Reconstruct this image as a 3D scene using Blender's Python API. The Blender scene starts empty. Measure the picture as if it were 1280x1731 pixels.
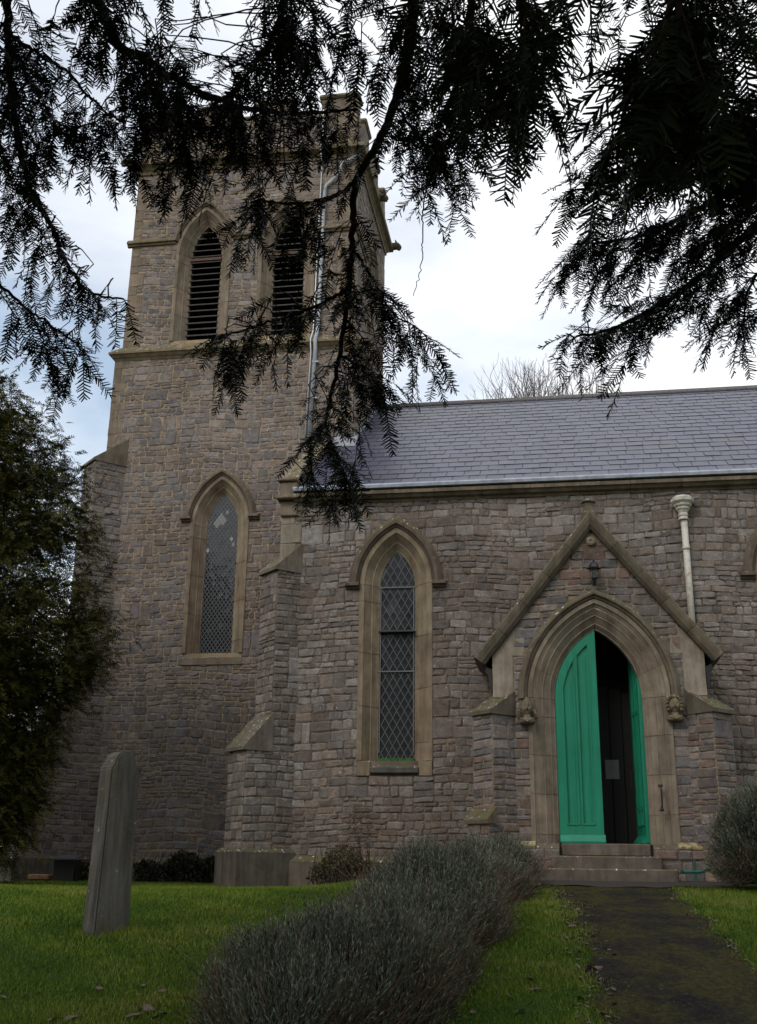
import bpy, bmesh, math, random
import numpy as np
from mathutils import Vector, Matrix
from mathutils.geometry import tessellate_polygon

# ------------------------------------------------------------------ camera
S = bpy.context.scene
COL = S.collection
EYE = Vector((0, 0, 1.6))
FPX, CX, CY = 1832.0, 640.0, 865.5
TH, PSI, ROLL = math.radians(18.1), math.radians(9.3), math.radians(0.8)
FWD = Vector((-math.sin(PSI)*math.cos(TH), math.cos(PSI)*math.cos(TH), math.sin(TH)))
_r = Vector((math.cos(PSI), math.sin(PSI), 0)); _u = _r.cross(FWD)
RIGHT = _r*math.cos(ROLL)+_u*math.sin(ROLL)
UP = -_r*math.sin(ROLL)+_u*math.cos(ROLL)
cd = bpy.data.cameras.new('camera'); cam = bpy.data.objects.new('camera', cd); COL.objects.link(cam)
M = Matrix((RIGHT, UP, -FWD)).transposed().to_4x4(); M.translation = EYE
cam.matrix_world = M
cd.sensor_fit = 'VERTICAL'; cd.sensor_height = 36.0; cd.sensor_width = 36.0*1280/1731
cd.lens = FPX/1731*36.0
cd.clip_start = 0.05; cd.clip_end = 2000
S.camera = cam
S.render.resolution_x, S.render.resolution_y = 757, 1024

# ------------------------------------------------------------------ sky, sun, exposure
SUN_AZ, SUN_EL = math.radians(-152), math.radians(42)
w = bpy.data.worlds.new('World'); S.world = w; w.use_nodes = True
nt = w.node_tree; nt.nodes.clear()
def wn(t, **k):
    n = nt.nodes.new(t)
    for a, b in k.items(): setattr(n, a, b)
    return n
wo = wn('ShaderNodeOutputWorld'); bgd = wn('ShaderNodeBackground'); bgd.inputs['Strength'].default_value = 0.15
sky = wn('ShaderNodeTexSky', sky_type='NISHITA', sun_disc=False, sun_elevation=SUN_EL, sun_rotation=SUN_AZ)
sky.air_density = 1.5; sky.dust_density = 1.0; sky.ozone_density = 2.0
tc = wn('ShaderNodeTexCoord'); sx = wn('ShaderNodeSeparateXYZ'); nt.links.new(tc.outputs['Generated'], sx.inputs[0])
mz = wn('ShaderNodeMath', operation='MAXIMUM'); mz.inputs[1].default_value = 0.0
nt.links.new(sx.outputs['Z'], mz.inputs[0])
az = wn('ShaderNodeMath', operation='ADD'); az.inputs[1].default_value = 0.22; nt.links.new(mz.outputs[0], az.inputs[0])
vd = wn('ShaderNodeVectorMath', operation='DIVIDE'); nt.links.new(tc.outputs['Generated'], vd.inputs[0])
cmb = wn('ShaderNodeCombineXYZ')
for i in range(3): nt.links.new(az.outputs[0], cmb.inputs[i])
nt.links.new(cmb.outputs[0], vd.inputs[1])
nz = wn('ShaderNodeTexNoise'); nz.inputs['Scale'].default_value = 1.15; nz.inputs['Detail'].default_value = 7
nz.inputs['Roughness'].default_value = 0.52; nz.inputs['Distortion'].default_value = 0.35
mp = wn('ShaderNodeMapping'); mp.inputs['Location'].default_value = (1.2, 5.4, 0.8)
nt.links.new(vd.outputs[0], mp.inputs[0]); nt.links.new(mp.outputs[0], nz.inputs['Vector'])
cr = wn('ShaderNodeValToRGB'); cr.color_ramp.elements[0].position = 0.36; cr.color_ramp.elements[0].color = (.18, .18, .18, 1); cr.color_ramp.elements[1].position = 0.58
nt.links.new(nz.outputs['Fac'], cr.inputs[0])
mx = wn('ShaderNodeMix', data_type='RGBA'); nt.links.new(cr.outputs[0], mx.inputs['Factor'])
nt.links.new(sky.outputs[0], mx.inputs[6]); mx.inputs[7].default_value = (6.9, 7.0, 7.15, 1)
nt.links.new(mx.outputs[2], bgd.inputs[0]); nt.links.new(bgd.outputs[0], wo.inputs[0])

sd = bpy.data.lights.new('sun', 'SUN'); sd.energy = 1.0; sd.angle = math.radians(25); sd.color = (1, .95, .88)
so = bpy.data.objects.new('sun', sd); COL.objects.link(so)
sdir = Vector((math.sin(SUN_AZ)*math.cos(SUN_EL), math.cos(SUN_AZ)*math.cos(SUN_EL), math.sin(SUN_EL)))
so.rotation_euler = sdir.to_track_quat('Z', 'Y').to_euler(); so.location = (-20, -20, 30)
S.view_settings.view_transform = 'Standard'; S.view_settings.look = 'None'
S.view_settings.exposure = 0.2; S.view_settings.gamma = 1.0; S.view_settings.use_curve_mapping = False
S.cycles.max_bounces = 6; S.cycles.diffuse_bounces = 3; S.cycles.glossy_bounces = 3
S.cycles.transparent_max_bounces = 8; S.cycles.use_denoising = True

rng = random.Random(11); nrg = np.random.default_rng(5)
ZC = EYE.z
def ray(px, py): return FWD + RIGHT*((px-CX)/FPX) - UP*((py-CY)/FPX)
def at(px, py, Y):              # the point at northing Y seen in that direction
    d = ray(px, py); return EYE + d*(Y/d.y)
def atd(px, py, dist):          # the point at that distance
    return EYE + ray(px, py).normalized()*dist
def toscreen(p):
    v = Vector(p)-EYE; z = v.dot(FWD)
    if z < .05: return None
    return (CX+FPX*v.dot(RIGHT)/z, CY-FPX*v.dot(UP)/z, z)
def smooth(a, b, x):
    t = np.clip((x-a)/(b-a), 0, 1); return t*t*(3-2*t)

# ------------------------------------------------------------------ materials
def mat(name, build):
    m = bpy.data.materials.new(name); m.use_nodes = True
    t = m.node_tree; b = t.nodes['Principled BSDF']
    build(t, b); return m
def N(t, ty, **k):
    n = t.nodes.new(ty)
    for a, v in k.items():
        if hasattr(n, a) and a not in n.inputs: setattr(n, a, v)
        else: n.inputs[a].default_value = v
    return n
def ramp(t, fac, stops):
    r = t.nodes.new('ShaderNodeValToRGB'); e = r.color_ramp.elements
    while len(e) < len(stops): e.new(0.5)
    for q, (p, c) in zip(e, stops):
        q.position = p; q.color = (c[0], c[1], c[2], 1) if hasattr(c, '__len__') else (c, c, c, 1)
    t.links.new(fac, r.inputs[0]); return r.outputs[0]
def mixc(t, fac, a, b, mode='MIX'):
    n = t.nodes.new('ShaderNodeMix'); n.data_type = 'RGBA'; n.blend_type = mode
    for s, v in ((n.inputs[0], fac), (n.inputs[6], a), (n.inputs[7], b)):
        if isinstance(v, (int, float)): s.default_value = v
        elif isinstance(v, tuple): s.default_value = (*v, 1)
        else: t.links.new(v, s)
    return n.outputs[2]
def bump(t, b, h, strength=.4, dist=.02):
    n = t.nodes.new('ShaderNodeBump'); n.inputs['Strength'].default_value = strength; n.inputs['Distance'].default_value = dist
    t.links.new(h, n.inputs['Height']); t.links.new(n.outputs[0], b.inputs['Normal'])
def noise(t, scale, detail=5, rough=.6, co=None, dist=0):
    n = N(t, 'ShaderNodeTexNoise'); n.inputs['Scale'].default_value = scale; n.inputs['Detail'].default_value = detail
    n.inputs['Roughness'].default_value = rough; n.inputs['Distortion'].default_value = dist
    if co is None: co = N(t, 'ShaderNodeTexCoord').outputs['Object']
    t.links.new(co, n.inputs['Vector']); return n.outputs['Fac']

def m_stone(t, b):
    a = N(t, 'ShaderNodeAttribute', attribute_name='tint').outputs['Color']
    n1 = noise(t, 9, 6, .65); n2 = noise(t, 55, 4, .7); n3 = noise(t, 0.7, 3, .5)
    c = mixc(t, 1.0, a, ramp(t, n1, [(.25, .55), (.75, 1.35)]), 'MULTIPLY')
    c = mixc(t, 1.0, c, ramp(t, n2, [(.28, .62), (.72, 1.38)]), 'MULTIPLY')
    c = mixc(t, 1.0, c, ramp(t, n3, [(.3, (.8, .76, .72)), (.7, (1.12, 1.12, 1.12))]), 'MULTIPLY')
    lich = ramp(t, noise(t, 17, 4, .7), [(.655, 0), (.70, 1)])
    c = mixc(t, lich, c, (.5, .485, .45))
    c = mixc(t, ramp(t, noise(t, 4.5, 4, .6), [(.58, 0), (.72, .7)]), c, (.115, .085, .062))
    t.links.new(c, b.inputs['Base Color']); b.inputs['Roughness'].default_value = .93
    b.inputs['Specular IOR Level'].default_value = .2
    h = mixc(t, .45, n1, n2); bump(t, b, h, .9, .022)
STONE = mat('rubble_stone', m_stone)
def m_mortar(c1, c2, c3):
    def f(t, b):
        c = ramp(t, noise(t, 1.6, 5, .65), [(.32, c1), (.52, c2), (.7, c3)])
        c = mixc(t, 1.0, c, ramp(t, noise(t, 30, 4, .7), [(.25, .65), (.75, 1.25)]), 'MULTIPLY')
        t.links.new(c, b.inputs['Base Color']); b.inputs['Roughness'].default_value = .97
        b.inputs['Specular IOR Level'].default_value = .1
        bump(t, b, noise(t, 60, 4, .7), .6, .01)
    return f
MORTAR_T = mat('tan_mortar', m_mortar((.27, .20, .125), (.37, .275, .175), (.31, .255, .19)))
MORTAR_N = mat('grey_mortar', m_mortar((.10, .08, .065), (.17, .13, .095), (.33, .25, .165)))
MORTAR_P = mat('buff_mortar', m_mortar((.20, .155, .11), (.32, .25, .17), (.16, .13, .105)))
def m_dressed(t, b):
    a = N(t, 'ShaderNodeAttribute', attribute_name='tint').outputs['Color']
    n1 = noise(t, 3.5, 6, .65); n2 = noise(t, 38, 5, .7)
    c = mixc(t, 1.0, a, ramp(t, n1, [(.3, (.66, .62, .58)), (.7, (1.2, 1.18, 1.15))]), 'MULTIPLY')
    mpg = N(t, 'ShaderNodeMapping'); mpg.inputs['Scale'].default_value = (7, 7, .9); t.links.new(N(t, 'ShaderNodeTexCoord').outputs['Object'], mpg.inputs[0])
    c = mixc(t, 1.0, c, ramp(t, noise(t, 1, 6, .7, mpg.outputs[0]), [(.3, (.58, .57, .56)), (.55, (1, 1, 1)), (.75, (1.12, 1.1, 1.06))]), 'MULTIPLY')
    geo = N(t, 'ShaderNodeNewGeometry'); sp = N(t, 'ShaderNodeSeparateXYZ'); t.links.new(geo.outputs['True Normal'], sp.inputs[0])
    upf = ramp(t, sp.outputs['Z'], [(.15, 0), (.5, 1)])
    al = ramp(t, noise(t, 6, 5, .7), [(.42, 0), (.6, 1)])
    k = N(t, 'ShaderNodeMath', operation='MULTIPLY'); t.links.new(upf, k.inputs[0]); t.links.new(al, k.inputs[1])
    c = mixc(t, k.outputs[0], c, (.105, .095, .04))                     # moss on ledges
    li = ramp(t, noise(t, 14, 4, .7), [(.6, 0), (.68, 1)])
    k2 = N(t, 'ShaderNodeMath', operation='MULTIPLY'); t.links.new(upf, k2.inputs[0]); t.links.new(li, k2.inputs[1])
    c = mixc(t, k2.outputs[0], c, (.72, .70, .66))                      # white lichen on ledges
    sp2 = ramp(t, noise(t, 24, 3, .8), [(.70, 0), (.76, 1)])
    c = mixc(t, sp2, c, (.5, .48, .42))
    t.links.new(c, b.inputs['Base Color']); b.inputs['Roughness'].default_value = .9
    b.inputs['Specular IOR Level'].default_value = .2
    bump(t, b, mixc(t, .5, n1, n2), .45, .012)
DRESSED = mat('dressed_sandstone', m_dressed)
def m_slate(t, b):
    a = N(t, 'ShaderNodeAttribute', attribute_name='tint').outputs['Color']
    c = mixc(t, 1.0, a, ramp(t, noise(t, 12, 5, .7), [(.3, .8), (.7, 1.2)]), 'MULTIPLY')
    c = mixc(t, ramp(t, noise(t, 17, 3, .8), [(.66, 0), (.72, .8)]), c, (.25, .25, .25))
    c = mixc(t, ramp(t, noise(t, 1.1, 5, .7), [(.5, 0), (.75, .45)]), c, (.075, .07, .06))
    t.links.new(c, b.inputs['Base Color']); b.inputs['Roughness'].default_value = .42
    b.inputs['Specular IOR Level'].default_value = .5
    bump(t, b, noise(t, 45, 4, .6), .25, .006)
SLATE = mat('blue_grey_slate', m_slate)
def plain(name, col, rough=.7, metal=0, nscale=20, namp=.25, bstr=.2, spec=.5):
    def f(t, b):
        c = mixc(t, 1.0, col, ramp(t, noise(t, nscale, 4, .65), [(.3, 1-namp), (.7, 1+namp)]), 'MULTIPLY')
        t.links.new(c, b.inputs['Base Color']); b.inputs['Roughness'].default_value = rough
        b.inputs['Metallic'].default_value = metal; b.inputs['Specular IOR Level'].default_value = spec
        if bstr: bump(t, b, noise(t, nscale*2, 3, .6), bstr, .006)
    return mat(name, f)
LEAD = plain('lead', (.25, .26, .29), .45, 0, 8, .2, .3)
RIDGE = plain('ridge_clay', (.085, .075, .07), .8, 0, 10, .3, .3)
IRON = plain('black_iron', (.012, .012, .013), .5, 0, 30, .3, .2)
BLACKP = plain('black_plastic', (.012, .012, .013), .4, 0, 10, .2, .05)
def m_pipe(t, b):
    c = mixc(t, ramp(t, noise(t, 7, 5, .7), [(.5, 0), (.72, 1)]), (.52, .49, .42), (.30, .21, .12))
    t.links.new(c, b.inputs['Base Color']); b.inputs['Roughness'].default_value = .55
PIPE = mat('weathered_cream_paint', m_pipe)
GALV = plain('grey_conduit', (.33, .35, .38), .45, 0, 9, .25, .1)
STRIP = plain('aluminium_strip', (.75, .76, .78), .4, 0, 9, .1, 0)
def m_door(t, b):
    co = N(t, 'ShaderNodeTexCoord').outputs['Object']
    mpg = N(t, 'ShaderNodeMapping'); mpg.inputs['Scale'].default_value = (30, 30, 1.2); t.links.new(co, mpg.inputs[0])
    g = noise(t, 1.0, 4, .6, mpg.outputs[0])
    c = mixc(t, ramp(t, noise(t, 2.2, 5, .6), [(.3, 0), (.7, 1)]), (.006, .19, .105), (.012, .235, .135))
    c = mixc(t, 1.0, c, ramp(t, g, [(.3, .82), (.7, 1.1)]), 'MULTIPLY')
    c = mixc(t, ramp(t, noise(t, 5, 6, .75), [(.56, 0), (.78, .5)]), c, (.03, .16, .10))
    c = mixc(t, ramp(t, noise(t, 30, 3, .8), [(.70, 0), (.76, .7)]), c, (.06, .10, .07))
    t.links.new(c, b.inputs['Base Color']); b.inputs['Roughness'].default_value = .42
    bump(t, b, g, .25, .004)
DOOR = mat('green_door_paint', m_door)
OAK = plain('shade_black_oak', (.007, .0055, .0045), .7, 0, 14, .35, .3)  # oak deepened to near-black to imitate the unlit doorway
PAPER = plain('shade_dimmed_paper', (.2, .2, .195), .8, 0, 5, .05, 0)  # white sheet coloured grey to imitate the gloom of the doorway
INNER = plain('interior_shade_lining', (.02, .018, .016), .95, 0, 8, .3, .3, .1)  # near-black lining colour stands in for the unlit porch interior
def m_glass(t, b):
    b.inputs['Base Color'].default_value = (.012, .013, .015, 1); b.inputs['Roughness'].default_value = .12
    c = ramp(t, noise(t, 8, 4, .6), [(.3, (.010, .011, .012)), (.7, (.028, .03, .032))]); t.links.new(c, b.inputs['Base Color'])
    bump(t, b, noise(t, 14, 2, .5), .12, .01)
GLASS = mat('old_leaded_glass', m_glass)
CAME = plain('lead_came', (.125, .127, .13), .6, 0, 20, .2, .1)
LOUVRE = plain('grey_louvre_wood', (.085, .078, .072), .85, 0, 18, .35, .4, .2)
RUSTW = plain('brown_transom', (.11, .07, .05), .85, 0, 18, .3, .3, .2)
ALGAE = plain('algae_strip', (.05, .12, .04), .9, 0, 12, .7, .3, .1)
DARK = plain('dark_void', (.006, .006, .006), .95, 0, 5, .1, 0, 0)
def m_needle(name, c1, c2, spec=.35):
    def f(t, b):
        a = N(t, 'ShaderNodeAttribute', attribute_name='tint').outputs['Fac']
        t.links.new(ramp(t, a, [(0, c1), (1, c2)]), b.inputs['Base Color'])
        b.inputs['Roughness'].default_value = .5; b.inputs['Specular IOR Level'].default_value = spec
    return mat(name, f)
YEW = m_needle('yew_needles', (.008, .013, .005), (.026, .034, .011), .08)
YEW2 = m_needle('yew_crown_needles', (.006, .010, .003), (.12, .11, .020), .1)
YBARK = plain('yew_bark', (.045, .03, .022), .9, 0, 25, .4, .5, .15)
TWIGB = plain('bare_twig_bark', (.16, .14, .135), .9, 0, 5, .2, 0, .1)
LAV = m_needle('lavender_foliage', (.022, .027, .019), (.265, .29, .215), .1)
LAVB = m_needle('lavender_wood', (.04, .025, .018), (.22, .15, .10), .1)
SHRUB = m_needle('dark_shrub_leaves', (.012, .016, .006), (.05, .05, .018), .3)
WEED = m_needle('red_brown_weeds', (.07, .032, .02), (.06, .075, .03), .2)
def m_grass(t, b):
    a = N(t, 'ShaderNodeAttribute', attribute_name='tint').outputs['Fac']
    t.links.new(ramp(t, a, [(0, (.026, .060, .006)), (.45, (.085, .145, .012)), (.8, (.17, .215, .022)), (1, (.25, .22, .07))]), b.inputs['Base Color'])
    b.inputs['Roughness'].default_value = .6; b.inputs['Specular IOR Level'].default_value = .15
GRASSM = mat('grass_blades', m_grass)
LEAFM = plain('dead_leaf', (.14, .10, .085), .8, 0, 30, .4, .3, .2)

# ------------------------------------------------------------------ object helpers
def link(o, parent=None):
    COL.objects.link(o)
    if parent is not None:
        o.parent = parent
        if parent.type == 'EMPTY': o.location = -parent.location
    return o
def tint_attr(me, tints):
    a = me.attributes.new('tint', 'FLOAT_COLOR', 'FACE')
    arr = np.ones((len(me.polygons), 4), np.float32); arr[:, :3] = np.asarray(tints, np.float32).reshape(-1, 3)
    a.data.foreach_set('color', arr.ravel())
def mesh_obj(name, V, F, m, parent=None, tint=None, smooth_=False):
    me = bpy.data.meshes.new(name); me.from_pydata([tuple(v) for v in V], [], F)
    me.materials.append(m)
    if tint is not None:
        tint_attr(me, tint if len(tint) == len(F) and hasattr(tint[0], '__len__') else [tint]*len(F))
    if smooth_: me.polygons.foreach_set('use_smooth', [True]*len(F))
    o = bpy.data.objects.new(name, me); return link(o, parent)
def np_obj(name, V, F, m, parent=None, tint=None):      # V (n,3), F (k,3|4)
    me = bpy.data.meshes.new(name); V = np.asarray(V, np.float32); F = np.asarray(F, np.int32)
    k, s = F.shape
    me.vertices.add(len(V)); me.vertices.foreach_set('co', V.ravel())
    me.loops.add(k*s); me.loops.foreach_set('vertex_index', F.ravel())
    me.polygons.add(k); me.polygons.foreach_set('loop_start', np.arange(0, k*s, s, dtype=np.int32))
    me.polygons.foreach_set('loop_total', np.full(k, s, np.int32))
    me.update(calc_edges=True); me.materials.append(m)
    if tint is not None:
        a = me.attributes.new('tint', 'FLOAT_COLOR', 'FACE'); arr = np.ones((k, 4), np.float32)
        tt = np.asarray(tint, np.float32)
        arr[:, :3] = tt[:, None] if tt.ndim == 1 else tt
        a.data.foreach_set('color', arr.ravel())
    o = bpy.data.objects.new(name, me); return link(o, parent)
def tag(o, label, cat, group=None, kind=None):
    o['label'] = label; o['category'] = cat
    if group: o['group'] = group
    if kind: o['kind'] = kind
    return o
def empty(name, loc):
    o = bpy.data.objects.new(name, None); o.location = loc; o.empty_display_size = .2; COL.objects.link(o); return o

class MB:
    def __init__(s): s.v = []; s.f = []; s.t = []
    def add(s, V, F, t=(1, 1, 1)):
        k = len(s.v); s.v += [tuple(x) for x in V]; s.f += [tuple(i+k for i in f) for f in F]; s.t += [t]*len(F)
    def box(s, lo, hi, t=(1, 1, 1)):
        x0, y0, z0 = lo; x1, y1, z1 = hi
        s.add([(x0, y0, z0), (x1, y0, z0), (x1, y1, z0), (x0, y1, z0), (x0, y0, z1), (x1, y0, z1), (x1, y1, z1), (x0, y1, z1)],
              [(0, 3, 2, 1), (4, 5, 6, 7), (0, 1, 5, 4), (1, 2, 6, 5), (2, 3, 7, 6), (3, 0, 4, 7)], t)
    def bev(s, lo, hi, b=.012, t=(1, 1, 1)):            # box with chamfered edges
        bm = bmesh.new(); bmesh.ops.create_cube(bm, size=1)
        for v in bm.verts: v.co = Vector([(l+h)/2+c*(h-l) for l, h, c in zip(lo, hi, v.co)])
        bmesh.ops.bevel(bm, geom=bm.edges[:], offset=b, segments=1, affect='EDGES')
        bm.verts.index_update(); s.add([v.co.copy() for v in bm.verts], [[v.index for v in f.verts] for f in bm.faces], t); bm.free()
    def prism(s, poly, ax, h0, h1, t=(1, 1, 1)):        # poly of 3-D points extruded along ax from h0 to h1
        ax = Vector(ax); n = len(poly); V = [Vector(p)+ax*h0 for p in poly]+[Vector(p)+ax*h1 for p in poly]
        s.add(V, [tuple(range(n))[::-1], tuple(range(n, 2*n))]+[(i, (i+1) % n, (i+1) % n+n, i+n) for i in range(n)], t)
    def tube(s, pts, rad, n=6, t=(1, 1, 1), caps=True):
        pts = [Vector(p) for p in pts]; V = []; up = Vector((.3, .2, 1)).normalized()
        for i, p in enumerate(pts):
            d = (pts[min(i+1, len(pts)-1)]-pts[max(i-1, 0)]).normalized()
            a = d.cross(up)
            if a.length < 1e-3: a = d.cross(Vector((1, 0, 0)))
            a.normalize(); b = d.cross(a); r = rad[i] if hasattr(rad, '__len__') else rad
            V += [p+(a*math.cos(2*math.pi*k/n)+b*math.sin(2*math.pi*k/n))*r for k in range(n)]
        F = [(i*n+k, i*n+(k+1) % n, (i+1)*n+(k+1) % n, (i+1)*n+k) for i in range(len(pts)-1) for k in range(n)]
        if caps: F += [tuple(range(n))[::-1], tuple(range((len(pts)-1)*n, len(pts)*n))]
        s.add(V, F, t)
    def lathe(s, c, prof, n=12, t=(1, 1, 1)):           # prof of (r, z)
        V = [(c[0]+r*math.cos(2*math.pi*k/n), c[1]+r*math.sin(2*math.pi*k/n), c[2]+z) for r, z in prof for k in range(n)]
        F = [(i*n+k, i*n+(k+1) % n, (i+1)*n+(k+1) % n, (i+1)*n+k) for i in range(len(prof)-1) for k in range(n)]
        F += [tuple(range(n))[::-1], tuple(range((len(prof)-1)*n, len(prof)*n))]
        s.add(V, F, t)
    def build(s, name, m, parent=None, sm=False):
        return mesh_obj(name, s.v, s.f, m, parent, s.t if s.t else None, sm)

class Frame:            # a wall plane: u along the wall, z up, depth into the wall
    def __init__(s, o, u, n): s.o = Vector((o[0], o[1], 0)); s.u = Vector((*u, 0)).normalized(); s.n = Vector((*n, 0)).normalized()
    def p(s, u, z, d=0): return s.o+s.u*u+Vector((0, 0, z))-s.n*d

# ------------------------------------------------------------------ ground
_gy = [-400, -30, 0, 6, 9, 11.5, 14, 17, 19, 22, 60, 900]
_gz = [-3, -.3, 0, .06, .36, .86, 1.22, 1.44, 1.46, 1.44, 1.3, -6]
def zg(x, y):
    x = np.asarray(x, float); y = np.asarray(y, float)
    z = sum(np.interp(y+o, _gy, _gz) for o in (-.9, -.45, 0, .45, .9))/5
    z = z-.22*smooth(-2.2, -4.5, x)*smooth(14, 17.5, y)
    z = z+.05*np.sin(x*.9+1)*np.sin(y*.7)*smooth(4, 8, y)*(1-smooth(14, 16, y))
    return z
def G(px, py):          # where a sight line meets the ground
    d = ray(px, py); t = 1.0
    for _ in range(4000):
        p = EYE+d*t
        if p.z < zg(p.x, p.y): return p
        t += .02
    return p
def gline(a, fine, b, step):
    return np.concatenate([a, np.arange(fine[0], fine[1], step), b])
gx = gline([-600, -200, -80, -40, -25, -18], (-14, 8, ), [9, 12, 18, 25, 40, 80, 200, 600], .35)
gy_ = gline([-400, -150, -60, -30, -12, -5, 0, 3, 5], (6, 22), [23, 26, 32, 40, 60, 100, 200, 400, 900], .35)
XX, YY = np.meshgrid(gx, gy_); ZZ = zg(XX, YY)
nx, ny = len(gx), len(gy_)
idx = np.arange(nx*ny).reshape(ny, nx)
gf = np.stack([idx[:-1, :-1], idx[:-1, 1:], idx[1:, 1:], idx[1:, :-1]], -1).reshape(-1, 4)
def m_ground(t, b):
    c = ramp(t, noise(t, 2.0, 6, .7), [(.3, (.018, .04, .007)), (.55, (.034, .066, .012)), (.75, (.055, .075, .02))])
    c = mixc(t, ramp(t, noise(t, 9, 4, .7), [(.62, 0), (.72, 1)]), c, (.035, .028, .016))
    t.links.new(c, b.inputs['Base Color']); b.inputs['Roughness'].default_value = 1
    b.inputs['Specular IOR Level'].default_value = .05
    bump(t, b, noise(t, 40, 4, .7), 1, .03)
GROUND = mat('turf', m_ground)
g = np_obj('ground', np.stack([XX, YY, ZZ], -1).reshape(-1, 3), gf, GROUND); g['kind'] = 'structure'; g['label'] = 'mown churchyard turf rising to the church'

# path
pl = [G(*p) for p in ((1015, 1731), (1000, 1650), (985, 1590), (962, 1530), (925, 1500))]
pr = [G(*p) for p in ((1372, 1731), (1290, 1650), (1225, 1590), (1165, 1530), (1140, 1503))]
pl = [pl[0]+(pl[0]-pl[1])*k for k in (9, 4, 2)]+pl; pr = [pr[0]+(pr[0]-pr[1])*k for k in (9, 4, 2)]+pr
def resample(pts, n):
    pts = [Vector((p.x, p.y, 0)) for p in pts]; L = [0]
    for a, b in zip(pts, pts[1:]): L.append(L[-1]+(b-a).length)
    out = []
    for k in range(n):
        s_ = L[-1]*k/(n-1); i = max(j for j in range(len(L)) if L[j] <= s_+1e-9); i = min(i, len(pts)-2)
        f = (s_-L[i])/(L[i+1]-L[i]); out.append(pts[i].lerp(pts[i+1], f))
    return out
NP = 120
A_, B_ = resample(pl, NP), resample(pr, NP)
for i in range(NP):
    A_[i].x += .05*math.sin(i*.9)+rng.uniform(-.035, .035); B_[i].x += .05*math.sin(i*.7+2)+rng.uniform(-.035, .035)
V = []; F = []
for i in range(NP):
    for k in range(9):
        q = A_[i].lerp(B_[i], k/8); crown = .012*math.sin(math.pi*k/8)
        V.append((q.x, q.y, float(zg(q.x, q.y))+.006+crown))
for i in range(NP-1):
    for k in range(8): F.append((i*9+k, i*9+k+1, (i+1)*9+k+1, (i+1)*9+k))
def m_path(t, b):
    c = ramp(t, noise(t, 14, 6, .8), [(.34, (.006, .005, .005)), (.5, (.017, .014, .012)), (.66, (.042, .036, .03))])
    mo = ramp(t, noise(t, 1.7, 7, .78), [(.42, 0), (.56, .95)])
    c = mixc(t, mo, c, ramp(t, noise(t, 22, 4, .7), [(.35, (.022, .021, .004)), (.65, (.078, .068, .016))]))
    c = mixc(t, ramp(t, noise(t, 5, 6, .8), [(.60, 0), (.70, .8)]), c, (.05, .035, .024))
    c = mixc(t, ramp(t, noise(t, 28, 2, .9), [(.68, 0), (.71, 1)]), c, (.13, .12, .105))
    t.links.new(c, b.inputs['Base Color']); b.inputs['Roughness'].default_value = .9
    b.inputs['Specular IOR Level'].default_value = .15
    bump(t, b, noise(t, 25, 6, .85), 1, .03)
PATH = mat('mossy_asphalt', m_path)
o = mesh_obj('path', V, F, PATH); o['kind'] = 'structure'; o['label'] = 'dark mossy asphalt path up to the porch'
V = []; F = []
na, nb = 26, 7
for j in range(nb):
    for i in range(na):
        x = -.62+3.05*i/(na-1); y = 16.15+1.3*j/(nb-1)
        if j == 0: y += .10*math.sin(i*1.1)+rng.uniform(-.04, .04)-.25*max(0, 1-abs(x-.75)/.9)
        V.append((x, y, float(zg(x, y))+.014))
for j in range(nb-1):
    for i in range(na-1): F.append((j*na+i, j*na+i+1, (j+1)*na+i+1, (j+1)*na+i))
APRON = plain('worn_tarmac', (.05, .041, .036), .85, 0, 30, .4, .6, .2)
o = mesh_obj('paving', V, F, APRON); o['kind'] = 'structure'; o['label'] = 'worn grey paving strip before the porch steps'

# ------------------------------------------------------------------ church
CH = empty('church', (-1.0, 19.0, 1.3))
tag(CH, 'grey rubble stone church with battlemented tower, slate nave roof and gabled porch', 'church')
PAL_T = [(.215, .178, .152), (.20, .172, .155), (.185, .167, .158), (.225, .185, .157), (.205, .168, .142), (.19, .165, .15), (.17, .155, .15)]
PAL_N = [(.200, .172, .152), (.184, .157, .138), (.215, .187, .168), (.168, .150, .138), (.195, .160, .135), (.235, .212, .193), (.176, .145, .122)]
PAL_P = [(.18, .155, .14), (.165, .145, .135), (.20, .165, .145), (.15, .14, .14), (.21, .18, .16), (.19, .135, .11)]
DT = (.255, .205, .145)          # dressed sandstone
DT2 = (.225, .183, .138)
DTG = (.28, .245, .195)
def shade(c, a, b):
    k = rng.uniform(a, b); return tuple(x*k*rng.uniform(.98, 1.02) for x in c)
stones = []                     # collected: verts, faces, tint, parent key, material
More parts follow.
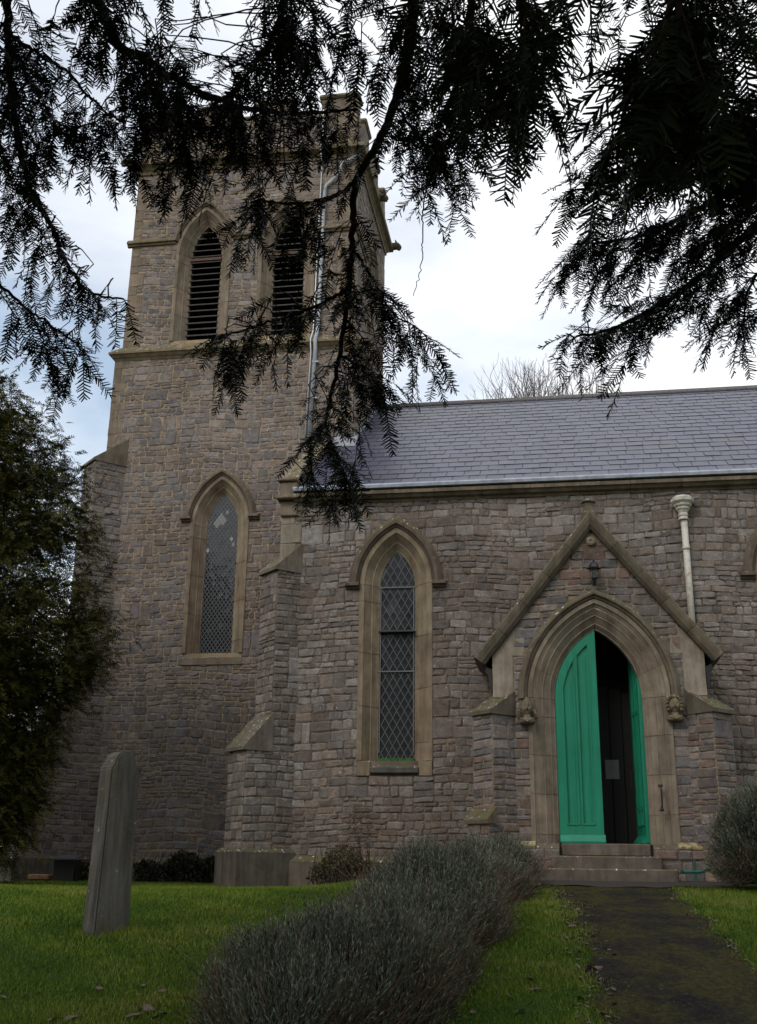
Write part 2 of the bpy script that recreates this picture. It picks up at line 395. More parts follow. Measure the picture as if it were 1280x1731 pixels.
def add_stone(fr, poly, key, pal, proud, mb=STONE, bulge=.5, tint=None, name='stone'):
    n = len(poly)
    if n < 3: return
    cu = sum(p[0] for p in poly)/n; cz = sum(p[1] for p in poly)/n
    ar = abs(sum(poly[i][0]*poly[(i+1) % n][1]-poly[(i+1) % n][0]*poly[i][1] for i in range(n)))/2
    if ar < .0015: return
    pr_ = proud*rng.uniform(.6, 1.35); tu, tz = rng.uniform(-.06, .06), rng.uniform(-.05, .05)
    V = []; ins = .014+.01*rng.random()
    for u, z in poly: V.append(fr.p(u, z, .02))
    for u, z in poly: V.append(fr.p(u, z, -pr_*bulge-(u-cu)*tu*.5-(z-cz)*tz*.5))
    for u, z in poly:
        du, dz = cu-u, cz-z; L = math.hypot(du, dz)+1e-6; k = min(.45, ins*1.5/L)
        V.append(fr.p(u+du*k, z+dz*k, -pr_-(u-cu)*tu-(z-cz)*tz+rng.uniform(-.003, .003)))
    F = [(i, (i+1) % n, (i+1) % n+n, i+n) for i in range(n)]+[(i+n, (i+1) % n+n, (i+1) % n+2*n, i+2*n) for i in range(n)]
    F.append(tuple(range(2*n, 3*n)))
    if tint is None:
        c = rng.choice(pal); k = rng.uniform(.78, 1.22); tint = tuple(x*k for x in c)
    # wind outward
    a = V[2*n]; nn = (V[2*n+1]-a).cross(V[2*n+2]-a)
    if nn.dot(fr.n) < 0: F = [f[::-1] for f in F]
    s = toscreen(fr.p(cu, cz)); sc = 0
    if s and -20 < s[0] < 1300 and -20 < s[1] < 1751: sc = ar/(s[2]*s[2])
    stones.append((V, F, tint, key, mb, sc, name))
def clip(poly, hp):
    for a, b, c in hp:
        out = []
        for i in range(len(poly)):
            p, q = poly[i], poly[(i+1) % len(poly)]
            dp, dq = a*p[0]+b*p[1]-c, a*q[0]+b*q[1]-c
            if dp <= 0: out.append(p)
            if dp*dq < 0:
                f = dp/(dp-dq); out.append((p[0]+(q[0]-p[0])*f, p[1]+(q[1]-p[1])*f))
        poly = out
        if len(poly) < 3: return []
    return poly
def masonry(fr, u0, u1, z0, z1, key, pal, holes=(), hp=(), H=(.24, .36), W=(.14, .42), gap=.007, proud=.022, jit=.012,
            quoin=(None, None), qt=DT2, wav=.02, courses=(1, 2, 2, 2, 3)):
    ph = rng.uniform(0, 9)
    def wz(u, k): return wav*(math.sin(u*1.3+k*2.1+ph)+.6*math.sin(u*3.1+k*1.3))
    z = z0; k = 0
    while z < z1-.03:
        h = rng.uniform(*H)
        if z1-(z+h) < .12: h = z1-z
        za, zb = z, z+h
        free = [(u0, u1)]
        # quoins
        a, b = u0, u1
        if quoin[0]:
            q = quoin[0][k % 2]*rng.uniform(.9, 1.1)
            add_stone(fr, clip([(u0, za+.004), (u0+q-.005, za+.004), (u0+q-.005, zb-.004), (u0, zb-.004)], hp), key, pal, proud*.9, DRESSED, .7, shade(qt, .85, 1.08), 'quoin'); a += q
        if quoin[1]:
            q = quoin[1][k % 2]*rng.uniform(.9, 1.1)
            add_stone(fr, clip([(u1-q+.005, za+.004), (u1, za+.004), (u1, zb-.004), (u1-q+.005, zb-.004)], hp), key, pal, proud*.9, DRESSED, .7, shade(qt, .85, 1.08), 'quoin'); b -= q
        free = [(a, b)]
        for hf in holes:
            ii = [r for r in (hf(za), hf((za+zb)/2), hf(zb)) if r]
            if not ii: continue
            if len(ii) < 3: continue
            l, r = max(i[0] for i in ii), min(i[1] for i in ii)
            nf = []
            for p, q in free:
                if r <= p or l >= q: nf.append((p, q)); continue
                if l-p > .05: nf.append((p, l))
                if q-r > .05: nf.append((r, q))
            free = nf
        for p, q in free:
            u = p
            while u < q-.02:
                bw = rng.uniform(.3, .95)
                if q-(u+bw) < .25: bw = q-u
                nc = rng.choice(courses); 
                if nc == 1 and bw > .55: nc = 2
                cuts = sorted([za]+[za+h*(j+rng.uniform(-.16, .16))/nc for j in range(1, nc)]+[zb])
                for j in range(nc):
                    ca, cb = cuts[j], cuts[j+1]; x = u
                    while x < u+bw-.01:
                        ww = rng.uniform(*W)*(1.25 if nc == 1 else 1)
                        if u+bw-(x+ww) < W[0]*.75: ww = u+bw-x
                        xa, xb = x+gap*rng.uniform(.6, 1.5), x+ww-gap*rng.uniform(.6, 1.5)
                        ya, yb = ca+gap*rng.uniform(.6, 1.4), cb-gap*rng.uniform(.6, 1.4)
                        for hf in holes:
                            for r_ in (hf(ya), hf((ya+yb)/2), hf(yb)):
                                if r_ and xa < r_[1] and xb > r_[0]:
                                    if r_[0]-xa > xb-r_[1]: xb = r_[0]
                                    else: xa = r_[1]
                        if xb-xa > .03 and yb-ya > .02:
                            J = lambda s=1: rng.uniform(-jit, jit)*s
                            xm = (xa+xb)/2; ym = (ya+yb)/2; r = min(.022, (yb-ya)*.25)*rng.uniform(.3, 1)
                            P = [(xa+r, ya+J(.4)), (xm+J(2), ya-abs(J(.5))+J(.4)), (xb-r, ya+J(.4)), (xb+J(.4), ya+r+abs(J(.6))), (xb+J(.4), yb-r),
                                 (xb-r-abs(J()), yb+J(.4)), (xm+J(2), yb+J(.7)), (xa+r, yb+J(.4)), (xa+J(.4), yb-r-abs(J(.6))), (xa+J(.4), ya+r)]
                            edge_ = (ca < z0+.01 or cb > z1-.01)
                            P = [(pu, pz+(0 if edge_ else wz(pu, 0)*(1 if True else 0))) for pu, pz in P]
                            sk = rng.gauss(0, .035)
                            P = [(pu-(pz-ym)*sk, pz+(pu-xm)*sk*min(1, (yb-ya)/(xb-xa)*1.3)) for pu, pz in P]
                            P = clip(P, hp)
                            add_stone(fr, P, key, pal, proud)
                        x += ww
                u += bw
        z = zb; k += 1

class Arch:
    def __init__(s, c, a, z0, zs, za):
        s.c, s.a, s.z0, s.zs, s.za = c, a, z0, zs, za; r = za-zs
        s.cx = (r*r-a*a)/(2*a); s.R = a+s.cx
    def apex(s, d): return s.zs+math.sqrt((s.R+d)**2-s.cx**2)
    def half(s, z, d):
        if z <= s.zs: return s.a+d
        q = (s.R+d)**2-(z-s.zs)**2
        return math.sqrt(q)-s.cx if q > s.cx**2 else None
    def hole(s, d, zlo, zhood=None, dh=0):
        def f(z):
            if z < zlo: return None
            h = s.half(z, dh if (zhood is not None and z > zhood) else d)
            return None if h is None else (s.c-h, s.c+h)
        return f
    def pts(s, d, n=14, z0=None, nj=10):
        z0 = s.z0 if z0 is None else z0
        L = []
        if z0 < s.zs:
            L = [(-s.a-d, z0+(s.zs-z0)*i/nj) for i in range(nj)]; t0 = math.pi
        else: t0 = math.pi-math.asin((z0-s.zs)/(s.R+d))
        t1 = math.pi-math.acos(s.cx/(s.R+d))
        for i in range(n+1):
            t = t0+(t1-t0)*i/n; L.append((s.cx+(s.R+d)*math.cos(t), s.zs+(s.R+d)*math.sin(t)))
        Rr = [(-x, z) for x, z in L[:-1][::-1]]
        return [(s.c+x, z) for x, z in L+Rr]
def loft(fr, arch, prof, i0, i1, mb, tint, z0=None, n=14, nj=10, shrink=.0):
    rows = [arch.pts(d, n, z0, nj) for d, y in prof]
    V = []; F = []; m = i1-i0+1; k = len(prof)
    for (d, y), R in zip(prof, rows):
        for i in range(i0, i1+1):
            u, z = R[i]
            if i == i0 and shrink: u, z = u+(R[i+1][0]-u)*shrink, z+(R[i+1][1]-z)*shrink
            elif i == i1 and shrink: u, z = u+(R[i-1][0]-u)*shrink, z+(R[i-1][1]-z)*shrink
            V.append(fr.p(u, z, y))
    for a in range(k-1):
        for i in range(m-1): F.append((a*m+i, a*m+i+1, (a+1)*m+i+1, (a+1)*m+i))
    F.append(tuple(a*m for a in range(k))); F.append(tuple(a*m+m-1 for a in range(k))[::-1])
    mb.add(V, F, tint)
SUR = [(.34, .04), (.34, -.030), (.335, -.034), (.255, -.034), (.235, -.005), (.135, .105), (.115, .105), (.10, .125), (.02, .20), (0, .205), (0, .34)]
def scale_prof(P, sd, sy=1): return [(d*sd, y*sy) for d, y in P]
def surround(fr, arch, prof, parent, step, tintb, n=14, nj=10, z0=None, names=('jamb_stone', 'voussoir')):
    tot = 2*(nj+n)-0
    rows = arch.pts(0, n, z0, nj); tot = len(rows)-1
    bounds = []
    i = 0
    while i < nj: bounds.append(i); i += step[0]
    i = nj
    while i < tot-nj: bounds.append(i); i += step[1]
    i = tot-nj
    while i < tot: bounds.append(i); i += step[0]
    bounds = sorted(set(bounds))+[tot]
    for a, b in zip(bounds, bounds[1:]):
        mb = MB(); k = rng.uniform(.86, 1.12)
        loft(fr, arch, prof, a, b, mb, tuple(c*k*rng.uniform(.97, 1.03) for c in tintb), z0, n, nj, shrink=.022)
        mb.build(names[0] if (b <= nj or a >= tot-nj) else names[1], DRESSED, parent)
    mb = MB(); loft(fr, arch, [(d+(.006 if 0 < i < len(prof)-1 else 0), y+.007) for i, (d, y) in enumerate(prof)], 0, tot, mb, (.2, .16, .11), z0, n, nj)
    mb.build('joint_bed', MORTAR_P, parent)
def hood(fr, arch, d0, zst, parent, tint, stops=True, wid=.19, out=.12, n=18):
    P = [(d0, .03), (d0, -out*.45), (d0+.03, -out*.62), (d0+.05, -out), (d0+wid*.55, -out*1.02), (d0+wid, -out*.35), (d0+wid, .03)]
    mb = MB(); tot = len(arch.pts(0, n, zst, 2))-1
    loft(fr, arch, P, 0, tot, mb, tint, zst, n, 2)
    if stops:
        for sgn in (-1, 1):
            h = arch.half(max(zst, arch.zs-10), d0)+0
            u0 = arch.c+sgn*(h-.005); u1 = arch.c+sgn*(h+wid+.06)
            a, b = min(u0, u1), max(u0, u1)
            Q = [(-.0, zst-.10), (-out*.5, zst-.085), (-out*.6, zst-.05), (-out*1.1, zst-.035), (-out*1.1, zst+.012), (-out*.5, zst+.045), (0, zst+.05)]
            mb.prism([fr.p(a, z, y+.004) for y, z in Q], fr.u, 0, b-a, tint)
    return mb.build('hood_mould', DRESSED, parent)
def part(name):
    o = bpy.data.objects.new(name, None); o.empty_display_size = .1; o.location = -CH.location; COL.objects.link(o); o.parent = CH
    return o
def part_at(): pass
def spart(name):        # an empty part whose children are built in world space
    o = bpy.data.objects.new(name, None); o.empty_display_size = .1; COL.objects.link(o); o.parent = CH; o.location = -CH.location
    return o
def sub(o, parent):     # re-hang a world-space mesh under a part
    o.location = (0, 0, 0); o.parent = parent; return o
_link = link
def link(o, parent=None):
    COL.objects.link(o)
    if parent is not None:
        o.parent = parent
        if parent.type == 'EMPTY' and parent.parent is None: o.location = -parent.location
    return o
def sheet(name, fr, outer, holes, m, parent, mb=None):
    polys = [[Vector((u, z, 0)) for u, z in outer]]+[[Vector((u, z, 0)) for u, z in h] for h in holes]
    T = tessellate_polygon(polys); P = [q for pl_ in polys for q in pl_]
    V = [fr.p(q.x, q.y, 0) for q in P]; F = []
    for t in T:
        a, b, c = [V[i] for i in t]
        F.append(tuple(t) if (b-a).cross(c-a).dot(fr.n) > 0 else tuple(t[::-1]))
    return V, F
def rectband(name, x0, x1, y0, y1, prof, parent, tint):     # moulding running round a rectangular tower
    V = []; F = []
    for o_, z in prof: V += [(x0-o_, y0-o_, z), (x1+o_, y0-o_, z), (x1+o_, y1+o_, z), (x0-o_, y1+o_, z)]
    for i in range(len(prof)-1):
        for k in range(4): F.append((i*4+k, i*4+(k+1) % 4, (i+1)*4+(k+1) % 4, (i+1)*4+k))
    return mesh_obj(name, V, F, DRESSED, parent, tint)

FN = Frame((0, 19), (1, 0), (0, -1)); FP = Frame((0, 17.6), (1, 0), (0, -1))
FT = Frame((0, 22), (1, 0), (0, -1)); FU = Frame((0, 22.08), (1, 0), (0, -1))
FE = Frame((-4.2, 0), (0, 1), (1, 0)); FEU = Frame((-4.28, 0), (0, 1), (1, 0))
NXL, NXR = -4.97, 9.5
AW1 = Arch(-2.77, .325, 3.34, 6.50, 7.17); AW2 = Arch(4.19, .325, 3.34, 6.50, 7.17)
AD = Arch(.70, .69, 1.50, 4.20, 5.33)
AT = Arch(-7.15, .355, 5.86, 8.74, 9.50)
AB1 = Arch(-8.00, .37, 13.36, 15.72, 16.58); AB2 = Arch(-5.92, .37, 13.36, 15.72, 16.58)
AE = Arch(24.3, .37, 13.36, 15.72, 16.58)

# --- nave core
ZB = .8
V, F = sheet('nave', FN, [(NXL, ZB), (NXR, ZB), (NXR, 8.24), (NXL, 8.24)], [AW1.pts(.31), AW2.pts(.31)], None, None)
YR, ZR = 25.4, 12.84
k = len(V); YB = 31.9
V += [Vector(p) for p in [(NXL, 19, ZB), (NXL, YB, ZB), (NXL, YB, 8.24), (NXL, YR, ZR-.15), (NXL, 19, 8.24),
      (NXR, 19, ZB), (NXR, YB, ZB), (NXR, YB, 8.24), (NXR, YR, ZR-.15), (NXR, 19, 8.24)]]
F += [(k, k+4, k+3, k+2, k+1), (k+5, k+6, k+7, k+8, k+9), (k+1, k+2, k+7, k+6)]
nave = mesh_obj('nave_wall', V, F, MORTAR_N, CH)
nave['label'] = 'nave wall of squared grey rubble'
hN = [AW1.hole(.29, 3.12, 6.5, .46), AW2.hole(.29, 3.12, 6.5, .46)]
masonry(FN, NXL, NXR, 1.75, 8.2, 'nave', PAL_N, hN, H=(.20, .38), W=(.11, .38), proud=.018, jit=.026, wav=.03, quoin=((.40, .28), None), qt=DTG)
# nave plinth
mb = MB()
mb.prism([(NXL-.02, 19.04, ZB), (NXL-.02, 18.90, ZB), (NXL-.02, 18.90, 1.66), (NXL-.02, 18.99, 1.76), (NXL-.02, 19.04, 1.76)], (1, 0, 0), 0, NXR-NXL+.02, (.13, .112, .09))
mb.build('plinth', DRESSED, CH)
# eaves moulding + lead gutter lip
mb = MB()
prof = [(19.05, 8.07), (18.97, 8.07), (18.95, 8.11), (18.88, 8.13), (18.84, 8.18), (18.80, 8.19), (18.80, 8.25), (18.87, 8.29), (19.05, 8.29)]
n_eave = 16; xs = np.linspace(-4.72, NXR, n_eave+1)
for i in range(n_eave):
    m2 = MB(); kk = rng.uniform(.85, 1.1); m2.prism([(xs[i]+.003, y, z) for y, z in prof], (1, 0, 0), 0, xs[i+1]-xs[i]-.006, tuple(c*kk for c in (.185, .15, .11)))
    m2.build('eaves_stone', DRESSED, CH)
mb = MB(); mb.prism([(-4.72, y, z) for y, z in [(18.82, 8.295), (18.775, 8.30), (18.765, 8.35), (18.79, 8.385), (18.86, 8.385), (19.1, 8.53), (19.1, 8.30)]], (1, 0, 0), 0, NXR+4.72)
mb.build('gutter_lead', plain('bright_lead', (.30, .315, .36), .45, 0, 6, .3, .3), CH)

# --- roof
SL = Vector((0, YR-18.84, ZR-8.36)); SLL = SL.length; sl = SL.normalized(); nl = Vector((0, -sl.z, sl.y))
base = Vector((0, 18.84, 8.36))
roof = mesh_obj('roof', [(-4.75, 18.86, 8.33), (NXR, 18.86, 8.33), (NXR, YR, ZR-.03), (-4.75, YR, ZR-.03), (NXR, YB+.2, 8.3), (-4.75, YB+.2, 8.3)],
                [(0, 1, 2, 3), (3, 2, 4, 5)], SLATE, CH, (.05, .05, .055))
slates = []
rows = 21; ex = (SLL-.06)/rows
for r in range(rows):
    x = -4.60-(.16 if r % 2 else 0)
    while x < NXR-.05:
        ww = .325*rng.uniform(.93, 1.05); xa, xb = max(x, -4.62), min(x+ww-.010, NXR)
        x += ww
        if xb-xa < .06: continue
        s0 = r*ex+.015+rng.uniform(-.006, .006)+(.02 if rng.random() < .03 else 0); s1 = s0+ex*1.25
        if s1 > SLL-.02: s1 = SLL-.02
        # hidden inside the tower
        pc = base+sl*(s0+ex*.5)
        if xb < -4.24 and pc.y > 22.05: continue
        lift = .014+rng.uniform(-.002, .004); th = .010; tw = rng.uniform(-.003, .003)
        def q(xx, s, h): return (xx, base.y+sl.y*s+nl.y*h, base.z+sl.z*s+nl.z*h)
        VV = [q(xa, s0, lift+tw), q(xb, s0, lift-tw), q(xb, s1, .006), q(xa, s1, .006), q(xa, s0, lift+th+tw), q(xb, s0, lift+th-tw), q(xb, s1, .014), q(xa, s1, .014)]
        kk = rng.uniform(.80, 1.2); tt = (.045*kk, .049*kk*rng.uniform(.97, 1.02), .078*kk*rng.uniform(.97, 1.06))
        s = toscreen(VV[0]); sc = 1/s[2]**2*(xb-xa) if s and -10 < s[0] < 1290 and 0 < s[1] < 1731 else 0
        slates.append((sc, VV, tt))
SFACES = [(4, 5, 6, 7), (0, 1, 5, 4), (1, 2, 6, 5), (3, 0, 4, 7), (0, 3, 2, 1)]
slates.sort(key=lambda a: -a[0])
for sc, VV, tt in slates[:300]: mesh_obj('slate', VV, SFACES, SLATE, roof, tt)
mb = MB()
for sc, VV, tt in slates[300:]: mb.add(VV, SFACES, tt)
o = mb.build('slate_courses', SLATE, roof); o['kind'] = 'stuff'
x = -4.3
while x < NXR:
    mb = MB(); L_ = .46; k_ = rng.uniform(.75, 1.2)
    mb.prism([(x, YR-.20, ZR-.10), (x, YR-.20, ZR-.065), (x, YR-.03, ZR+.075), (x, YR+.03, ZR+.075), (x, YR+.2, ZR-.065), (x, YR+.2, ZR-.10), (x, YR, ZR+.03)], (1, 0, 0), 0, L_-.008)
    o = mb.build('ridge_tile', RIDGE, roof); x += L_
# west gable coping and kneeler
mb = MB()
cp = [(-4.98, s) for s in ()]
def copingbox(mb, xa, xb, s0, s1, h0, h1, t):
    P = [base+sl*s0+nl*h0, base+sl*s1+nl*h0, base+sl*s1+nl*h1, base+sl*s0+nl*h1]
    mb.prism([(xa, p.y, p.z) for p in P], (1, 0, 0), 0, xb-xa, t)
for i in range(6):
    m2 = MB(); s0 = .25+i*.62; copingbox(m2, -5.02, -4.66, s0+.003, s0+.617, -.12, .13, shade(DT2, .85, 1.1)); m2.build('coping_stone', DRESSED, CH)
mb = MB()
for z0, z1, xa, xb, ya in ((7.86, 8.16, -4.99, -4.66, 18.93), (8.163, 8.24, -5.05, -4.64, 18.78), (8.243, 8.52, -4.99, -4.66, 18.86), (8.523, 8.60, -5.04, -4.64, 18.80)):
    mb.bev((xa, ya, z0), (xb, 19.3, z1), .02, DT2)
mb.prism([(-5.0, 18.88, 8.6), (-5.0, 19.3, 8.6), (-5.0, 19.3, 8.9)], (1, 0, 0), 0, .34, DT2)
mb.build('kneeler', DRESSED, CH)
# lead apron where the tower meets the slates
mb = MB()
zc_ = 8.36+(22-18.84)*sl.z/sl.y
mb.prism([(-4.66, 22-.32, zc_-.205), (-4.66, 22-.0, zc_+.02), (-4.66, 22-.0, zc_+.17), (-4.66, 22-.02, zc_+.17), (-4.66, 22-.025, zc_+.06), (-4.66, 22-.32, zc_-.185)], (1, 0, 0), 0, .56)
for s_ in range(9):
    y0 = 22+s_*.38; z0 = 8.36+(y0-18.84)*sl.z/sl.y
    mb.box((-4.215, y0, z0-.1), (-4.172, y0+.375, z0+.26))
mb.build('lead_flashing', LEAD, CH)

# --- windows
def glazing(fr, arch, parent, dw, dh, depth, tilt, single):
    z0 = arch.z0+.03; L = []
    nx_ = int(arch.a/dw)+2; nz_ = int((arch.za-z0)/dh)+2
    proto = None
    mbp = MB()
    for j in range(-1, nz_*2+1):
        for i in range(-nx_, nx_+1):
            cu = arch.c+i*dw+(dw/2 if j % 2 else 0); cz = z0+j*dh/2
            if cz > arch.za+.0 or cz < z0-.02: continue
            h = arch.half(cz, .03)
            if h is None or abs(cu-arch.c) > h+dw*.25: continue
            a, b = rng.gauss(0, tilt), rng.gauss(0, tilt); g_ = .94
            pts = [(-dw/2*g_, 0), (0, -dh/2*g_), (dw/2*g_, 0), (0, dh/2*g_)]
            L.append((cu, cz, [(u, z, u*a+z*b) for u, z in pts]))
    if single:
        me = bpy.data.meshes.new('pane'); g_ = .97
        me.from_pydata([(-dw/2*g_, 0, 0), (0, 0, -dh/2*g_), (dw/2*g_, 0, 0), (0, 0, dh/2*g_), (-dw/2*g_, .004, 0), (0, .004, -dh/2*g_), (dw/2*g_, .004, 0), (0, .004, dh/2*g_)], [],
                       [(0, 1, 2, 3), (7, 6, 5, 4), (0, 4, 5, 1), (1, 5, 6, 2), (2, 6, 7, 3), (3, 7, 4, 0)]); me.materials.append(GLASS)
        for cu, cz, P in L:
            o = bpy.data.objects.new('pane', me); COL.objects.link(o); o.parent = parent
            o.location = fr.p(cu, cz, depth); o.rotation_euler = (rng.gauss(0, tilt), 0, rng.gauss(0, tilt))
    else:
        for cu, cz, P in L: mbp.add([fr.p(cu+u, cz+z, depth+d) for u, z, d in P], [(0, 1, 2, 3)])
        o = mbp.build('pane_field', GLASS, parent); o['kind'] = 'stuff'
    # lead lattice
    mbc = MB(); th = .0048 if single else .006
    zt = arch.za+.02
    def bar(p, q):
        d = Vector((q[0]-p[0], q[1]-p[1])); L_ = d.length
        if L_ < .02: return
        nrm = Vector((-d.y, d.x))/L_*th
        P = [(p[0]+nrm.x, p[1]+nrm.y), (q[0]+nrm.x, q[1]+nrm.y), (q[0]-nrm.x, q[1]-nrm.y), (p[0]-nrm.x, p[1]-nrm.y)]
        VV = [fr.p(u, z, depth-.012) for u, z in P]+[fr.p(u, z, depth+.002) for u, z in P]
        mbc.add(VV, [(0, 1, 2, 3), (0, 4, 5, 1), (2, 6, 7, 3), (1, 5, 6, 2), (3, 7, 4, 0)])
    m_ = dh/dw
    def inside(u, z):
        h = arch.half(z, .012); return h is not None and abs(u-arch.c) <= h and z0-.04 <= z
    for sg in (1, -1):
        k0 = -60
        for kk in range(-60, 61):
            # line z = z0 + dh/2*(2kk+1) + sg*m*(u-c)
            seg = None; n_ = 60; prev = None
            for s_ in range(n_+1):
                u = arch.c-arch.a-.02+(2*arch.a+.04)*s_/n_; z = z0+dh/2*(2*kk+1)+sg*m_*(u-arch.c)
                if inside(u, z) and z < zt:
                    if seg is None: seg = (u, z)
                    prev = (u, z)
                elif seg is not None: bar(seg, prev); seg = None
            if seg is not None: bar(seg, prev)
    mbc.build('lead_lattice', CAME, parent)
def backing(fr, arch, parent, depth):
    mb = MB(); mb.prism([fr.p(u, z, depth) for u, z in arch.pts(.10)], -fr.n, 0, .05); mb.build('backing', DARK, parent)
for A in (AW1, AW2):
    W_ = spart('lancet_window'); W_['label'] = 'tall nave lancet with diamond leaded panes'
    surround(FN, A, SUR, W_, (3, 5), DT)
    hood(FN, A, .35, 6.50, W_, (.125, .10, .078))
    backing(FN, A, W_, .27); glazing(FN, A, W_, .138, .245, .225, .02, A is AW1)
    for z in (4.92, 5.66, 6.47):
        mb = MB(); mb.box((A.c-A.a-.02, 19.185, z), (A.c+A.a+.02, 19.205, z+.022)); mb.build('glazing_bar', CAME, W_)
    for u in (-A.a+.012, A.a-.03):
        mb = MB(); mb.box((A.c+u, 19.187, 3.5), (A.c+u+.018, 19.203, 6.5)); mb.build('glazing_bar', CAME, W_)
    mb = MB(); mb.box((A.c-A.a-.0, 19.10, 5.635), (A.c+A.a+.0, 19.19, 5.66)); mb.build('hopper_ledge', IRON, W_)
    mb = MB(); mb.box((A.c-A.a-.0, 19.12, 3.30), (A.c+A.a+.0, 19.21, 3.40)); mb.build('algae_ledge', ALGAE, W_)
    mb = MB(); mb.prism([(A.c-.42, 19.34, 3.34), (A.c-.42, 19.12, 3.335), (A.c-.42, 18.93, 3.22), (A.c-.42, 18.93, 3.14), (A.c-.42, 18.99, 3.10), (A.c-.42, 19.34, 3.10)], (1, 0, 0), 0, .84, (.10, .095, .085))
    mb.build('sill', DRESSED, W_)
    for sg in (-1, 1):
        mb = MB(); ua = A.c+sg*.42
        mb.bev((min(ua, ua+sg*.245), 18.966, 3.08), (max(ua, ua+sg*.245), 19.1, 3.338), .012, (.25, .2, .14))
        mb.build('stool_stone', DRESSED, W_)
W_ = spart('lancet_window'); W_['label'] = 'tower lancet with fine leaded panes, a few coloured pale like daylight'
SURT = scale_prof(SUR, .92, 1.0)
surround(FT, AT, SURT, W_, (3, 5), DT)
hood(FT, AT, .32, 8.90, W_, (.165, .13, .098), wid=.17)
backing(FT, AT, W_, .27); glazing(FT, AT, W_, .088, .125, .22, .035, False)
DAYLIT = plain('daylight_pale_pane', (.30, .30, .27), .5, 0, 9, .15, 0)  # pale colour stands in for daylight shining through these panes
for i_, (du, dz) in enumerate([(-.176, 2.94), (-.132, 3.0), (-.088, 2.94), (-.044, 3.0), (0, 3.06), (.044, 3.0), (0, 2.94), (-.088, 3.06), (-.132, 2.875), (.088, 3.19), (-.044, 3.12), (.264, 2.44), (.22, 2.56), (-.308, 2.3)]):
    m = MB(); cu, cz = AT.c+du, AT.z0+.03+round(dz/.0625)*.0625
    m.prism([FT.p(cu+a, cz+b, .213) for a, b in ((-.038, 0), (0, -.055), (.038, 0), (0, .055))], FT.n, 0, .004); m.build('daylight_pale_pane', DAYLIT, W_)
mb = MB(); mb.prism([(AT.c-.36, 22.33, 5.87), (AT.c-.36, 22.02, 5.84), (AT.c-.36, 22.0, 5.80), (AT.c-.36, 22.33, 5.78)], (1, 0, 0), 0, .72, (.5, .48, .44)); mb.build('sill', DRESSED, W_)
mb = MB(); mb.bev((AT.c-.68, 21.968, 5.60), (AT.c+.68, 22.2, 5.775), .015, DT2); mb.build('sill_course', DRESSED, W_)
SURB = scale_prof(SUR, .95, 1.1)
for A, fr in ((AB1, FU), (AB2, FU), (AE, FEU)):
    W_ = spart('belfry_window'); W_['label'] = 'louvred belfry opening under a pointed hood'
    surround(fr, A, SURB, W_, (3, 5), DT2)
    hood(fr, A, .335, 16.06, W_, (.165, .135, .098), stops=False, wid=.15, out=.11)
    backing(fr, A, W_, .50)
    z = A.z0+.06; i = 0
    while z < A.za-.06:
        h = A.half(z+.05, .03)
        if h and h > .04:
            mb = MB(); mb.prism([fr.p(A.c-h, z-.012, .20), fr.p(A.c-h, z+.012, .195), fr.p(A.c-h, z+.112, .36), fr.p(A.c-h, z+.09, .365)], fr.u, 0, 2*h)
            mb.build('louvre', LOUVRE, W_)
        z += .165; i += 1
    mb = MB(); h = A.half(15.62, .02); mb.prism([fr.p(A.c-h, 15.60, .17), fr.p(A.c-h, 15.67, .17), fr.p(A.c-h, 15.67, .25), fr.p(A.c-h, 15.60, .25)], fr.u, 0, 2*h); mb.build('transom', RUSTW, W_)

# --- tower core
TX0, TX1, TY0, TY1 = -9.97, -4.20, 22.0, 26.62
UX0, UX1, UY0, UY1 = -9.85, -4.28, 22.08, 26.54
V, F = sheet('t', FT, [(TX0, .7), (TX1, .7), (TX1, 13.05), (TX0, 13.05)], [AT.pts(.285)], None, None)
def boxrest(V, F, x0, x1, y0, y1, z0, z1):
    k = len(V); V += [Vector(p) for p in [(x0, y0, z0), (x1, y0, z0), (x1, y1, z0), (x0, y1, z0), (x0, y0, z1), (x1, y0, z1), (x1, y1, z1), (x0, y1, z1)]]
    F += [(k+1, k+2, k+6, k+5), (k+2, k+3, k+7, k+6), (k+3, k, k+4, k+7), (k+4, k+5, k+6, k+7)]
boxrest(V, F, TX0, TX1, TY0, TY1, .7, 13.05)
V2, F2 = sheet('t', FU, [(UX0, 13.0), (UX1, 13.0), (UX1, 19.45), (UX0, 19.45)], [AB1.pts(.295), AB2.pts(.295)], None, None)
k = len(V); V += V2; F += [tuple(i+k for i in f) for f in F2]
VE, FE_ = sheet('t', FEU, [(UY0, 13.0), (UY1, 13.0), (UY1, 19.45), (UY0, 19.45)], [AE.pts(.295)], None, None)
k = len(V); V += VE; F += [tuple(i+k for i in f) for f in FE_]
k = len(V); V += [Vector(p) for p in [(UX0, UY0, 13), (UX0, UY1, 13), (UX1, UY1, 13), (UX0, UY0, 19.45), (UX0, UY1, 19.45), (UX1, UY1, 19.45), (UX1, UY0, 19.45)]]
F += [(k, k+3, k+4, k+1), (k+1, k+4, k+5, k+2), (k+3, k+6, k+5, k+4)]
tower = mesh_obj('tower_wall', V, F, MORTAR_T, CH); tower['label'] = 'tower wall of rubble with tan mortar joints'
kwT = dict(H=(.20, .40), W=(.10, .36), proud=.014, gap=.0075, jit=.026, wav=.035, courses=(1, 2, 2, 2, 3, 3))
masonry(FT, TX0, TX1, 1.7, 12.9, 'tower', PAL_T, [AT.hole(.27, 5.66, 8.9, .42)], quoin=((.34, .20), None), qt=DT2, **kwT)
masonry(FU, UX0, UX1, 13.2, 18.1, 'tower', PAL_T, [AB1.hole(.27, 13, 16.05, .40), AB2.hole(.27, 13, 16.05, .40)], quoin=((.36, .22), (.36, .22)), qt=DT2, **kwT)
